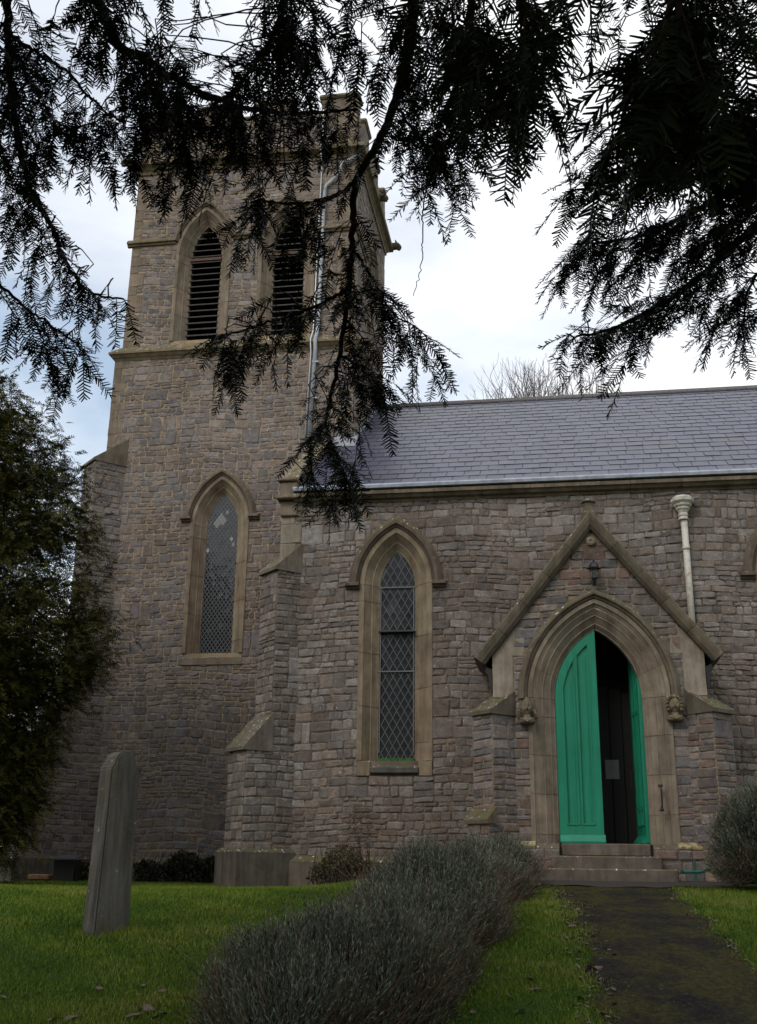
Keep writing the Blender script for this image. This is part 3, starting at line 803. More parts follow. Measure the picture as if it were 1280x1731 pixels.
masonry(FU, UX0, UX1, 18.4, 19.44, 'tower', PAL_T, [], quoin=((.55, .5), (.55, .5)), qt=DT2, **kwT)
masonry(FE, TY0, TY1, 9.5, 12.9, 'tower', PAL_T, [], quoin=((.40, .28), (.4, .28)), qt=DT2, **kwT)
masonry(FEU, UY0, UY1, 13.2, 18.1, 'tower', PAL_T, [AE.hole(.27, 13, 16.05, .40)], quoin=((.46, .30), (.4, .28)), qt=DT2, **kwT)
masonry(FEU, UY0, UY1, 18.4, 19.44, 'tower', PAL_T, [], quoin=((.4, .3), (.4, .3)), qt=DT2, **kwT)
FW = Frame((TX0, 0), (0, -1), (-1, 0))
masonry(FW, -TY1, -TY0, 1.7, 12.9, 'tower', PAL_T, [], quoin=((.46, .30), (.46, .3)), qt=DT2, **kwT)
mb = MB(); mb.prism([(TX0-.02, 22.05, .7), (TX0-.02, 21.88, .7), (TX0-.02, 21.88, 1.6), (TX0-.02, 21.98, 1.72), (TX0-.02, 22.05, 1.72)], (1, 0, 0), 0, 5.0, (.2, .165, .125)); mb.build('plinth', DRESSED, CH)
o = rectband('string_course', UX0, UX1, UY0, UY1, [(.10, 12.86), (.14, 12.92), (.16, 12.93), (.22, 13.0), (.24, 13.0), (.24, 13.05), (.01, 13.27), (-.05, 13.27)], CH, (.215, .17, .115))
o = rectband('cornice', UX0, UX1, UY0, UY1, [(-.02, 18.02), (.05, 18.04), (.06, 18.12), (.13, 18.20), (.22, 18.24), (.23, 18.34), (.05, 18.46), (-.05, 18.46)], CH, (.19, .15, .10))
# impost string between the hoods
def impost(fr, ua, ub):
    mb = MB(); mb.prism([fr.p(ua, z, y) for y, z in [(.03, 16.0), (-.05, 16.0), (-.06, 16.04), (-.11, 16.06), (-.11, 16.11), (-.03, 16.19), (.03, 16.19)]], fr.u, 0, ub-ua, (.19, .15, .10)); mb.build('impost_string', DRESSED, CH)
hb = AB1.half(16.08, .40)
impost(FU, UX0-.11, AB1.c-hb); impost(FU, AB1.c+hb, AB2.c-hb); impost(FU, AB2.c+hb, UX1+.11)
impost(FEU, UY0-.11, AE.c-hb); impost(FEU, AE.c+hb, UY1+.11)
# battlements
def merlon(x0, x1, y0, y1, z0, z1, nm='merlon'):
    m = MB(); m.bev((x0, y0, z0), (x1, y1, z1-.13), .015, shade((.21, .175, .14), .8, 1.1))
    o = m.build(nm, DRESSED, CH)
    m = MB(); m.bev((x0-.06, y0-.06, z1-.128), (x1+.06, y1+.06, z1), .04, (.19, .155, .105)); m.build('merlon_cap', DRESSED, o)
for i, (a, b) in enumerate(((UX0, -9.0), (-8.35, -7.45), (-6.8, -5.95), (-5.2, UX1))):
    merlon(a, b, UY0+.002, UY0+.4, 19.45, 19.98)
    merlon(a, b, UY1-.4, UY1, 19.45, 19.98)
for a, b in ((23.1, 23.8), (24.6, 25.3)):
    merlon(UX1-.4, UX1-.002, a, b, 19.45, 19.98); merlon(UX0+.002, UX0+.4, a, b, 19.45, 19.98)
for a, b in ((-9.0, -8.35), (-7.45, -6.8), (-5.95, -5.2)):
    m = MB(); m.bev((a+.065, UY0-.05, 19.452), (b-.065, UY0+.42, 19.55), .03, (.19, .155, .105)); m.build('crenel_cap', DRESSED, CH)
# gargoyles at the cornice corners
def gargoyle(c, d):
    d = Vector((*d, 0)).normalized(); c = Vector(c); mb = MB(); side = Vector((-d.y, d.x, 0)); up = Vector((0, 0, 1))
    prof = [(-.25, .13, .15, 0), (-.05, .13, .14, .0), (.05, .12, .13, .02), (.12, .09, .11, .04), (.19, .11, .11, .05), (.26, .10, .10, .05), (.32, .06, .07, .02), (.35, .02, .03, .0)]
    V = []; n = 10
    for s_, rw, rh, dz in prof:
        for k in range(n):
            a = 2*math.pi*k/n; V.append(c+d*s_+side*rw*math.cos(a)+up*(dz+rh*math.sin(a)))
    F = [(i*n+k, i*n+(k+1) % n, (i+1)*n+(k+1) % n, (i+1)*n+k) for i in range(len(prof)-1) for k in range(n)]+[tuple(range((len(prof)-1)*n, len(prof)*n))]
    mb.add(V, F, (.13, .105, .07))
    for s_ in (-1, 1): mb.tube([c+d*.20+side*.06*s_+up*.13, c+d*.17+side*.10*s_+up*.20], [.035, .008], 5, (.13, .105, .07))
    mb.tube([c+d*.26-up*.03, c+d*.31-up*.08], [.06, .03], 6, (.13, .105, .07))
    mb.build('gargoyle', DRESSED, CH, True)
gargoyle((UX0-.1, UY0-.1, 18.32), (-1, -.45)); gargoyle((UX1+.12, UY1+.1, 18.32), (1, .1)); gargoyle((UX1+.1, 24.3, 18.34), (1, 0))

# --- buttresses (diagonal)
def buttress(C, d, stages, key, pal, mort, kw, dress=(.16, .138, .112), zplinth=None, pl=None):
    C = Vector((*C, 0)); d = Vector((*d, 0)).normalized(); e = Vector((-d.y, d.x, 0))
    core = MB()
    zb = ZB
    for i, (p, w_, zt, ztop) in enumerate(stages):          # lowest first: projection, width, top of face, height where the slope meets the next stage
        pn = stages[i+1][0] if i+1 < len(stages) else -.45
        P = [C-e*w_/2-d*.5, C+e*w_/2-d*.5, C+e*w_/2+d*p, C-e*w_/2+d*p]
        core.prism([(q.x, q.y, zb) for q in P], (0, 0, 1), 0, zt-zb+.01)
        z0 = max(zb, (zplinth or 0))
        cE = C+d*p-e*w_/2
        masonry(Frame((cE.x, cE.y), (e.x, e.y), (d.x, d.y)), 0, w_, z0, zt, key, pal, **kw)
        cS = C+d*p+e*w_/2
        masonry(Frame((cS.x, cS.y), (-d.x, -d.y), (e.x, e.y)), 0, p+.40, z0, zt, key, pal, **kw)
        cS = C+d*p-e*w_/2
        masonry(Frame((cS.x, cS.y), (-d.x, -d.y), (-e.x, -e.y)), 0, p+.40, z0, zt, key, pal, **kw)
        # weathering slope with a nosing
        m = MB(); o_ = .06
        Q = [(p+o_, zt-.01), (p+o_, zt+.05), (pn-.02, ztop), (pn-.02, zt-.01)]
        m.prism([C-e*(w_/2+.035)+d*a+Vector((0, 0, z)) for a, z in Q], e, 0, w_+.07, shade(dress, .9, 1.1))
        m.build('weathering', DRESSED, CH)
        zb = zt
    if pl:
        p, w_, zt = pl; m = MB()
        m.prism([(q.x, q.y, ZB) for q in (C-e*w_/2-d*.5, C+e*w_/2-d*.5, C+e*w_/2+d*p, C-e*w_/2+d*p)], (0, 0, 1), 0, zt-ZB-.06, (.115, .10, .082))
        k_ = len(m.v)
        pts = [C-e*w_/2-d*.5, C+e*w_/2-d*.5, C+e*w_/2+d*p, C-e*w_/2+d*p]; p2 = [C-e*(w_/2-.05)-d*.5, C+e*(w_/2-.05)-d*.5, C+e*(w_/2-.05)+d*(p-.05), C-e*(w_/2-.05)+d*(p-.05)]
        m.add([q+Vector((0, 0, zt-.06)) for q in pts]+[q+Vector((0, 0, zt)) for q in p2], [(0, 1, 5, 4), (1, 2, 6, 5), (2, 3, 7, 6), (3, 0, 4, 7), (4, 5, 6, 7)], (.115, .10, .082))
        m.build('plinth', DRESSED, CH)
    return core.build('buttress', mort, CH)
kwB = dict(H=(.20, .34), W=(.12, .36), proud=.016, gap=.007, jit=.012)
buttress((-4.97, 19), (-1, -1), [(.68, .60, 3.48, 4.15), (.20, .58, 6.75, 7.50)], 'butt', PAL_N, MORTAR_N, kwB, zplinth=1.84, pl=(.80, .74, 1.86))
buttress((TX0, 22), (-1, -1), [(1.10, .75, 3.55, 5.2), (.36, .70, 10.2, 10.95)], 'butt', PAL_T, MORTAR_P, kwB, dress=(.15, .125, .095), zplinth=1.7, pl=(1.25, .9, 1.72))

# --- porch
PL, PR = -.97, 2.37
gs = 1.245
EZ = 5.05
apz = EZ+(.70-PL)*gs
outer = [(PL, ZB), (PR, ZB), (PR, EZ), (.70, apz), (PL, EZ)]
V, F = sheet('p', FP, outer, [[(u, z) for u, z in AD.pts(.39)]], None, None)
Vb, Fb = sheet('p', Frame((0, 17.95), (1, 0), (0, 1)), outer, [[(u, z) for u, z in AD.pts(.0)]], None, None)
k = len(V); V += Vb; F += [tuple(i+k for i in f) for f in Fb]
k = len(V)
for y in (17.6, 19.0): V += [Vector((u, y, z)) for u, z in outer]
F += [(k+0, k+4, k+9, k+5), (k+1, k+6, k+7, k+2)]
porch = mesh_obj('porch_wall', V, F, MORTAR_P, CH); porch['label'] = 'gabled porch front of squared rubble'
hpP = [(gs, 1, apz-.10+gs*.70), (-gs, 1, apz-.10-gs*.70)]
kwP = dict(H=(.24, .36), W=(.2, .44), proud=.018, gap=.007, jit=.011)
masonry(FP, PL, PR, 1.95, apz-.3, 'porch', PAL_P, [AD.hole(.36, 0, 4.2, .50), lambda z: (PL-.1, PL+.34) if z > 4.2 and z < 5.3 else None, lambda z: (PR-.34, PR+.1) if z > 4.2 and z < 5.3 else None], hpP, **kwP)
# dressed springers at the eaves corners
for nm, ua, ub, uc in (('l', PL, PL+.33, PL+.52), ('r', PR, PR-.33, PR-.52)):
    m = MB(); m.prism([FP.p(u, z, .05) for u, z in ((ua, 4.21), (ub, 4.21), (ub, 4.88), (uc, 4.88), (uc, 5.50), (ua, 4.86))], FP.n, 0, .065, DTG); m.build('springer_stone', DRESSED, CH)
m = MB(); m.prism([FP.p(u, z, .05) for u, z in ((.70-.34, apz-.52), (.70+.34, apz-.52), (.70, apz-.09))], FP.n, 0, .066, (.22, .185, .135)); m.build('gable_stone', DRESSED, CH)
m = MB(); m.lathe((0, 0, 0), [(.001, -.02), (.07, -.02), (.075, 0), (.05, .012), (.02, .012), (.012, -.004)], 14, (.2, .17, .12))
o = m.build('boss', DRESSED, CH); o.data.transform(Matrix.Translation((.70, 17.53, apz-.36))@Matrix.Rotation(math.pi/2, 4, 'X'))
# porch plinth with yellow-lichened ledge
for a, b in ((PL-.02, .0), (1.40, PR+.02)):
    m = MB(); m.prism([(a, 17.7, ZB), (a, 17.5, ZB), (a, 17.5, 1.90), (a, 17.57, 1.97), (a, 17.7, 1.97)], (1, 0, 0), 0, b-a, (.15, .125, .105)); m.build('plinth', DRESSED, CH)
    masonry(Frame((0, 17.5), (1, 0), (0, -1)), a, b, 1.32, 1.89, 'porch', PAL_P, [], **kwP)
def m_ylich(t, b):
    c = ramp(t, noise(t, 14, 5, .7), [(.42, (.16, .13, .09)), (.55, (.36, .29, .13)), (.7, (.45, .38, .2))]); t.links.new(c, b.inputs['Base Color']); b.inputs['Roughness'].default_value = .95
YLI = mat('yellow_lichen', m_ylich)
for a, b in ((-.85, -.36), (1.76, 2.3)):
    m = MB(); m.prism([(a, 17.56, 1.945), (a, 17.49, 1.90), (a, 17.485, 1.93), (a, 17.565, 2.0)], (1, 0, 0), 0, b-a); m.build('ledge', YLI, CH)
# raking coping
L_ = math.hypot(1, gs); cx_, cz_ = 1/L_, gs/L_
for sg in (-1, 1):
    tot = (1.88)*L_; nb_ = 5
    for i in range(nb_):
        s0, s1 = tot*i/nb_, tot*(i+1)/nb_
        if i == 0: s0 = -.0
        def cpnt(s, h, y): # s from apex downwards, h above slope
            return Vector((.70+sg*(s*cx_+h*cz_), y, apz-s*cz_+h*cx_))
        prof = [(-.10, 17.62), (-.10, 17.52), (-.05, 17.47), (.02, 17.45), (.07, 17.45), (.105, 17.52), (.12, 17.62), (.12, 18.9), (0, 18.9)]
        Va = [cpnt(s0+.003, h, y) for h, y in prof]; Vb_ = [cpnt(s1-.003, h, y) for h, y in prof]
        if i == 0:
            Va = [Vector((.70+sg*.0015, y, apz+h*L_)) for h, y in prof]
        n = len(prof); Fm = [(j, (j+1) % n, (j+1) % n+n, j+n) for j in range(n)]+[tuple(range(n)), tuple(range(n, 2*n))[::-1]]
        if sg > 0: Fm = [f[::-1] for f in Fm]
        m = MB(); m.add(Va+Vb_, Fm, shade((.135, .112, .082), .85, 1.15)); m.build('coping_stone', DRESSED, CH)
# apex stone / finial stump
m = MB()
m.lathe((.69, 17.66, apz+.10), [(.13, -.05), (.14, .05), (.10, .08), (.09, .16), (.095, .22), (.13, .245), (.13, .265), (.11, .28)], 8, (.15, .13, .09)); m.build('finial', DRESSED, CH)
# porch roof, floor, lining and inner door
m = MB(); m.prism([(PL-.12, 17.75, EZ-.12), (.70, 17.75, apz-.03), (PR+.12, 17.75, EZ-.12), (PR+.12, 17.75, EZ-.18), (.70, 17.75, apz-.09), (PL-.12, 17.75, EZ-.18)], (0, 1, 0), 0, 1.24, (.06, .06, .066)); m.build('porch_roof', SLATE, CH)
m = MB(); m.box((PL+.01, 17.65, 1.2), (PR-.01, 18.97, 1.965), (.05, .043, .036)); m.build('porch_floor', DRESSED, CH)
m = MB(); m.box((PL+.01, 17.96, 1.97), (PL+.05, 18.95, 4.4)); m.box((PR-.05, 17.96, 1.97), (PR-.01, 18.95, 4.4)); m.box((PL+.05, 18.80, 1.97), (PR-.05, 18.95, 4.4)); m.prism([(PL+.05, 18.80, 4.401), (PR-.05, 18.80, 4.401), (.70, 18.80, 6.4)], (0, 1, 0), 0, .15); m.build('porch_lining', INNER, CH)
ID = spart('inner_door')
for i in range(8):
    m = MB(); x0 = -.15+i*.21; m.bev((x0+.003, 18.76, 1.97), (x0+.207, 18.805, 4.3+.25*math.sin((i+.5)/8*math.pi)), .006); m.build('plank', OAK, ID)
# doorway surround
SURD = [(.42, .04), (.42, -.032), (.415, -.036), (.36, -.036), (.345, -.01), (.30, .02), (.285, .015), (.20, .075), (.185, .070), (.17, .09), (.09, .15), (.075, .145), (.02, .21), (0, .215), (0, .36)]
DS = spart('doorway'); DS['label'] = 'moulded pointed stone doorway of the porch'
surround(FP, AD, SURD, DS, (2, 4), (.235, .197, .152), n=16, nj=9, z0=1.50)
hood(FP, AD, .44, 4.18, DS, (.15, .125, .093), stops=False, wid=.14, out=.10)
# steps
for nm, x0, x1, y0, z0, z1 in (('step', -.12, 1.50, 17.32, 1.2, 1.79), ('step', -.34, 1.70, 17.06, 1.2, 1.61)):
    m = MB(); m.bev((x0, y0, z0), (x1, 17.5, z1), .02, (.14, .12, .10)); m.build(nm, DRESSED, CH)
m = MB(); m.bev((.03, 17.62, 1.79), (1.37, 17.9, 1.975), .015, (.16, .135, .11)); m.build('threshold', DRESSED, CH)
# porch buttresses
kwQ = dict(H=(.22, .32), W=(.2, .36), proud=.018, gap=.007, jit=.01)
for C, d in (((PL, 17.6), (-1, -1)), ((PR, 17.6), (1, -1))):
    buttress(C, d, [(.36, .5, 2.25, 2.5), (.24, .46, 3.92, 4.45)], 'butt', PAL_P, MORTAR_P, kwQ, dress=(.125, .105, .078), zplinth=1.6)
# broken iron gutter ends under the porch eaves
for sg, u in ((-1, PL), (1, PR)):
    m = MB(); m.prism([(u+sg*.01, 17.57, 4.66), (u+sg*.10, 17.57, 4.70), (u+sg*.12, 17.57, 4.62), (u+sg*.07, 17.57, 4.58), (u+sg*.06, 17.57, 4.46), (u+sg*.04, 17.57, 4.34), (u+sg*.01, 17.57, 4.30)], (0, 1, 0), 0, .9)
    m.prism([(u+sg*.06, 17.5, 4.80), (u+sg*.24, 17.5, 4.86), (u+sg*.22, 17.5, 4.76), (u+sg*.10, 17.5, 4.74)], (0, 1, 0), 0, 1.2)
    m.build('gutter_end', IRON, CH)
# doors
def leafpoly(sg, inset, zlo, a0=0.0, grow=0):
    P = []
    for u, z in AD.pts(-inset, 16, AD.zs+.0001, 2):
        if sg*(u-AD.c) >= a0: P.append((u, z))
    P = [(AD.c+sg*(AD.a-inset), zlo)]+sorted([p for p in P], key=lambda q: q[1])
    top = AD.half
    zt = None
    # inner edge
    zz = np.linspace(AD.zs, AD.za, 400); 
    za_ = max([z for z in zz if (AD.half(z, -inset) or -1) >= a0] or [AD.zs])
    P = [p for p in P if p[1] < za_-.01]
    return P+[(AD.c+sg*a0, za_), (AD.c+sg*a0, zlo)]
def door_leaf(sg, parent_name, label, ang):
    D = bpy.data.objects.new(parent_name, None); COL.objects.link(D); D.parent = CH; D.empty_display_size = .1; D['label'] = label
    hx = AD.c+sg*AD.a; yd = 17.86
    D.location = Vector((hx, yd, 0))-CH.location; D.rotation_euler = (0, 0, ang)
    def loc(u, z, y): return (u-hx, y, z)
    def pr(name, P, y0, y1, b=0):
        m = MB(); m.prism([loc(u, z, y0) for u, z in P], (0, 1, 0), 0, y1-y0)
        o = m.build(name, DOOR, None); o.parent = D; return o
    pr('leaf_board', leafpoly(sg, .006, 1.985, .006), -.02, .03)
    full = leafpoly(sg, .006, 1.985, .006)
    # stiles, muntin and rails as strips proud of the board
    def strip(u0, u1, z0):
        a, b = sorted((abs(u0-AD.c), abs(u1-AD.c))); n = 14; P = [(AD.c+sg*a, z0), (AD.c+sg*b, z0)]; Q = []
        za = max([z for z in np.linspace(AD.zs, AD.za, 300) if (AD.half(z, -.008) or -1) >= a] or [AD.zs])
        zb_ = max([z for z in np.linspace(AD.zs, AD.za, 300) if (AD.half(z, -.008) or -1) >= b] or [AD.zs])
        for i in range(n+1):
            x = b+(a-b)*i/n; q = [z for z in np.linspace(AD.zs, AD.za, 300) if (AD.half(z, -.008) or -1) >= x]; Q.append((AD.c+sg*x, max(q) if q else AD.zs))
        return P+Q
    c_ = AD.c
    pr('meeting_stile', strip(c_+sg*.008, c_+sg*.14, 2.0), -.055, -.018)
    pr('muntin', strip(c_+sg*.325, c_+sg*.375, 2.2), -.052, -.018)
    # outer stile follows the arch
    P1 = [(c_+sg*(AD.a-.008), 2.0)]; n = 20
    o1 = [(u, z) for u, z in AD.pts(-.008, 20, AD.zs+.0001, 2) if sg*(u-c_) > .01]; o1.sort(key=lambda q: q[1])
    o2 = [(u, z) for u, z in AD.pts(-.13, 20, AD.zs+.0001, 2) if sg*(u-c_) > .01]; o2.sort(key=lambda q: q[1])
    pr('hanging_stile', [(c_+sg*(AD.a-.008), 2.0)]+o1[:-1]+o2[::-1][1:]+[(c_+sg*(AD.a-.13), 2.0)], -.057, -.018)
    pr('bottom_rail', [(c_+sg*.14, 2.0), (c_+sg*(AD.a-.13), 2.0), (c_+sg*(AD.a-.13), 2.26), (c_+sg*.14, 2.26)], -.053, -.018)
    for (ua, ub) in ((.14, .325), (.375, AD.a-.13)):        # beads round the panels
        for uu in (ua, ub):
            P = strip(c_+sg*(uu-.012), c_+sg*(uu+.012), 2.26); P = [(u, min(z, 4.95 if ua < .2 else 4.55)) for u, z in P]
            pr('bead', P, -.066, -.03)
        pr('bead', [(c_+sg*ua, 2.25), (c_+sg*ub, 2.25), (c_+sg*ub, 2.275), (c_+sg*ua, 2.275)], -.068, -.03)
    m = MB(); m.prism([loc(c_-sg*.01, 1.99, -.045), loc(c_-sg*.01, 1.985, -.12), loc(c_-sg*.01, 2.01, -.12), loc(c_-sg*.01, 2.11, -.05)], (sg, 0, 0), 0, AD.a-.0); o = m.build('weatherboard', DOOR, None); o.parent = D
    return D
door_leaf(-1, 'door_leaf', 'closed green panelled door leaf', 0)
DR = door_leaf(1, 'door_leaf', 'green door leaf standing open inwards', math.radians(-82))
def hang(m, name, mt, D, mat_):
    o = m.build(name, mt, None); o.parent = D; return o
m = MB()
for q in ((2.85, 3.0, 3.2),): m.tube([(-.60, -.05, 2.80), (-.60, -.12, 2.84), (-.60, -.12, 3.1), (-.60, -.05, 3.14)], .014, 6)
hang(m, 'door_pull', IRON, DR, None)
for z in (2.5, 4.0):
    m = MB(); m.box((-.64, -.056, z), (-.05, -.046, z+.05)); hang(m, 'strap_hinge', DOOR, DR, None)
m = MB(); m.tube([(1.56, 17.60, 2.50), (1.56, 17.50, 2.50), (1.565, 17.48, 2.53), (1.565, 17.48, 2.77), (1.56, 17.50, 2.80), (1.56, 17.60, 2.80)], .013, 6)
for z in (2.47, 2.83): m.lathe((1.56, 17.53, z-.02), [(.03, 0), (.035, .02), (.03, .04)], 8)
m.build('grab_handle', IRON, CH)
# carved head stops
def head(c, kind):
    bm = bmesh.new(); bmesh.ops.create_icosphere(bm, subdivisions=4, radius=1)
    t = (.19, .155, .105) if kind else (.20, .17, .125)
    def gs_(v, c_, s_): return math.exp(-((v.x-c_[0])**2/s_[0]**2+(v.z-c_[1])**2/s_[1]**2))
    for v in bm.verts:
        o = v.co.copy(); f = max(0, -o.y)
        r = 1.0
        r += 1.7*f*(.30*gs_(o, (0, -.02), (.10, .22))*(1-.0) - .20*gs_(o, (.33, .17), (.17, .10)) - .20*gs_(o, (-.33, .17), (.17, .10))
                - .16*gs_(o, (0, -.43), (.22, .045)) + .10*gs_(o, (0, -.33), (.18, .05)) + .10*gs_(o, (0, -.55), (.2, .07)) + .14*gs_(o, (0, -.78), (.2, .12))
                + .10*gs_(o, (.3, .32), (.25, .06)) + .10*gs_(o, (-.3, .32), (.25, .06)) + .09*gs_(o, (.45, -.2), (.2, .2)) + .09*gs_(o, (-.45, -.2), (.2, .2))
                + .07*gs_(o, (.33, .15), (.08, .05)) + .07*gs_(o, (-.33, .15), (.08, .05)))
        co = o*r; co.x *= .092*(1-.18*max(0, -o.z)); co.y *= .095; co.z *= .128
        if kind == 0 and o.z > .42: co.z += .055*(1-abs(o.x)); co.x *= 1.08; co.y *= 1.1      # cap
        v.co = co
    P = [v.co+Vector(c) for v in bm.verts]; bm.verts.index_update(); Fh = [[v.index for v in f.verts] for f in bm.faces]; bm.free()
    H = spart('carved_head'); H['label'] = 'carved stone head with cap and shoulders' if kind == 0 else 'carved stone head with waved hair'
    m = MB(); m.add(P, Fh, t); m.build('face', DRESSED, H, True)
    m = MB(); C_ = Vector(c)
    for sgn in (-1, 1):
        if kind:
            for j in range(7):
                a = -.5+j*.42; p0 = C_+Vector((sgn*.105*math.cos(a*.9), -.03+.02*j/6, .14*math.sin(a)+.0))
                m.tube([p0+Vector((-sgn*.02, .0, .03)), p0+Vector((sgn*.012, -.02, 0)), p0+Vector((sgn*.004, .01, -.035))], [.012, .032, .012], 7, t)
        else:
            for j in range(4):
                p0 = C_+Vector((sgn*(.095+.012*j), .0, -.05-.03*j)); m.tube([p0+Vector((0, -.0, .03)), p0+Vector((sgn*.02, -.025, 0)), p0+Vector((0, .01, -.03))], [.01, .03, .012], 7, t)
    m.build('hair', DRESSED, H, True)
    m = MB()
    prof = [(.055, .07, -.10), (.06, .07, -.14), (.12, .09, -.165), (.135, .10, -.20), (.12, .09, -.235), (.06, .05, -.245)]
    Vn = []; n = 14
    for rx, ry, z in prof:
        for k_ in range(n): a = 2*math.pi*k_/n; Vn.append(C_+Vector((rx*math.cos(a), ry*math.sin(a), z)))
    m.add(Vn, [(i*n+k_, i*n+(k_+1) % n, (i+1)*n+(k_+1) % n, (i+1)*n+k_) for i in range(len(prof)-1) for k_ in range(n)]+[tuple(range((len(prof)-1)*n, len(prof)*n))], t)
    m.tube([C_+Vector((-.10, -.06, -.17)), C_+Vector((0, -.10, -.215)), C_+Vector((.10, -.06, -.17))], .018, 6, t)
    m.build('shoulders', DRESSED, H, True)
    m = MB(); m.bev((C_.x-.12, 17.56, C_.z-.25), (C_.x+.12, 17.62, C_.z+.17), .02, t); m.build('corbel_block', DRESSED, H)
head((-.43, 17.50, 4.02), 0); head((1.85, 17.50, 4.04), 1)

# downpipe with hopper head
DP = spart('downpipe'); DP['label'] = 'cream downpipe with moulded hopper head'
m = MB(); m.tube([(2.39, 18.90, 7.55), (2.39, 18.90, 5.0)], .058, 12); m.build('pipe', PIPE, DP, True)
m = MB(); m.lathe((2.38, 18.88, 7.50), [(.06, 0), (.085, .0), (.085, .035), (.07, .05), (.085, .07), (.085, .10), (.075, .12), (.10, .17), (.12, .19), (.12, .22), (.15, .25), (.155, .28), (.20, .325), (.205, .38), (.17, .40), (.16, .42), (.10, .42)], 8)
m.build('hopper_head', PIPE, DP)
m = MB(); m.box((2.28, 18.84, 7.90), (2.46, 19.0, 7.99)); m.build('hopper_inlet', IRON, DP)
m = MB()
for z in (6.95,): m.tube([(2.39, 18.90, z), (2.39, 18.90, z+.06)], .066, 12)
m.build('pipe_collar', PIPE, DP, True)
# conduit and lightning strip on the tower
m = MB(); m.tube([(-5.13, 22.0, 19.5), (-5.13, 22.0, 18.5), (-5.13, 21.82, 18.42), (-5.13, 21.82, 18.2), (-5.13, 22.03, 17.95), (-5.20, 22.03, 13.4), (-5.21, 21.83, 13.05), (-5.22, 21.96, 12.8), (-5.28, 21.96, 10.75)], .016, 5); m.build('lightning_strip', STRIP, CH, True)
m = MB(); m.tube([(-4.18, 22.0, 18.05), (-4.62, 21.97, 17.85), (-4.68, 21.98, 17.55), (-5.0, 22.0, 17.28), (-5.03, 22.02, 17.1), (-5.09, 22.0, 13.35), (-5.09, 21.80, 13.05), (-5.11, 21.92, 12.8), (-5.19, 21.93, 10.65)], .045, 8); m.build('conduit', GALV, CH, True)
for z in (11.6, 12.5, 14.3, 15.4, 16.6):
    m = MB(); m.box((-5.17, 21.88 if z < 13 else 21.95, z), (-5.02, 22.08, z+.035)); m.build('conduit_clip', GALV, CH)

# ----- hand the stones out: 300 largest as single parts, the rest as one mass
keymap = {'nave': nave, 'porch': porch, 'tower': tower}
bt = [c for c in CH.children if c.name.startswith('buttress')]
def hid(V):             # behind hedge, yew or outside the view
    s = toscreen(V[0]); return s is None or (s[1] > 1435) or s[0] < 180
order = sorted(range(len(stones)), key=lambda i: -(0 if hid(stones[i][0]) else stones[i][5]))
single = set(order[:300])
ms, md = MB(), MB()
for i, (V, F, t, key, mt, sc, nm) in enumerate(stones):
    if i in single:
        if key == 'butt':
            c = sum(V, Vector())/len(V); par = min(bt, key=lambda b: min((Vector(b.data.vertices[k_].co)-c).length for k_ in range(len(b.data.vertices))))
        else: par = keymap[key]
        mesh_obj(nm, V, F, mt, par, t)
    else: (ms if mt is STONE else md).add(V, F, t)
o = ms.build('stonework', STONE, CH); o['kind'] = 'stuff'
o = md.build('quoin_stonework', DRESSED, CH); o['kind'] = 'stuff'

# ------------------------------------------------------------------ things by the church
LN = empty('wall_lantern', (.72, 17.55, 6.05)); tag(LN, 'black coach lantern on the porch gable above the arch', 'lantern')
def ltn(m, name, mt, sm=False): return m.build(name, mt, LN, sm)
lx, ly, lz = .72, 17.42, 6.05
m = MB(); m.lathe((lx, ly, lz), [(.005, -.01), (.02, 0), (.03, .03), (.055, .045), (.055, .06)], 6); ltn(m, 'base_cap', IRON)
for k_ in range(6):
    a = 2*math.pi*k_/6; m = MB(); m.tube([(lx+.05*math.cos(a), ly+.05*math.sin(a), lz+.05), (lx+.075*math.cos(a), ly+.075*math.sin(a), lz+.21)], .006, 4); ltn(m, 'cage_bar', IRON)
m = MB(); m.lathe((lx, ly, lz), [(.046, .055), (.07, .205)], 6)
def m_lg(t, b):
    b.inputs['Base Color'].default_value = (.7, .72, .72, 1); b.inputs['Transmission Weight'].default_value = .9; b.inputs['Roughness'].default_value = .12
ltn(m, 'glass', mat('lantern_glass', m_lg))
m = MB(); m.lathe((lx, ly, lz), [(.115, .205), (.118, .215), (.085, .235), (.075, .27), (.055, .30), (.03, .32), (.012, .325), (.018, .345), (.002, .36)], 6); ltn(m, 'cap', IRON)
m = MB(); m.tube([(lx, ly, lz+.03), (lx, ly+.06, lz-.02), (lx, 17.58, lz+.02), (lx, 17.58, lz+.2)], .012, 5); m.box((lx-.035, 17.555, lz-.02), (lx+.035, 17.585, lz+.22)); ltn(m, 'bracket', IRON)

o = MB(); o.box((.80, 18.748, 3.02), (1.02, 18.753, 3.33)); o = o.build('notice', PAPER); tag(o, 'white paper notice in the dark doorway', 'notice')

# boot scraper
SCR = plain('weathered_green_iron', (.012, .10, .068), .6, 0, 25, .5, .3)
bs = empty('boot_scraper', (2.16, 17.2, float(zg(2.16, 17.2)))); tag(bs, 'green iron boot scraper beside the porch steps', 'boot scraper')
z_ = float(zg(2.0, 17.2))
p0 = at(1176, 1478, 17.15)
m = MB(); m.tube([(p0.x, 17.15, z_-.05), (p0.x, 17.15, z_+.34)], .018, 6); m.build('post', SCR, bs)
m = MB(); m.tube([(p0.x-.20, 17.15, z_+.17), (p0.x-.15, 17.15, z_+.15), (p0.x+.06, 17.15, z_+.15), (p0.x+.14, 17.15, z_+.18), (p0.x+.22, 17.15, z_+.20)], [.03, .026, .026, .026, .03], 6); m.build('crossbar', SCR, bs)

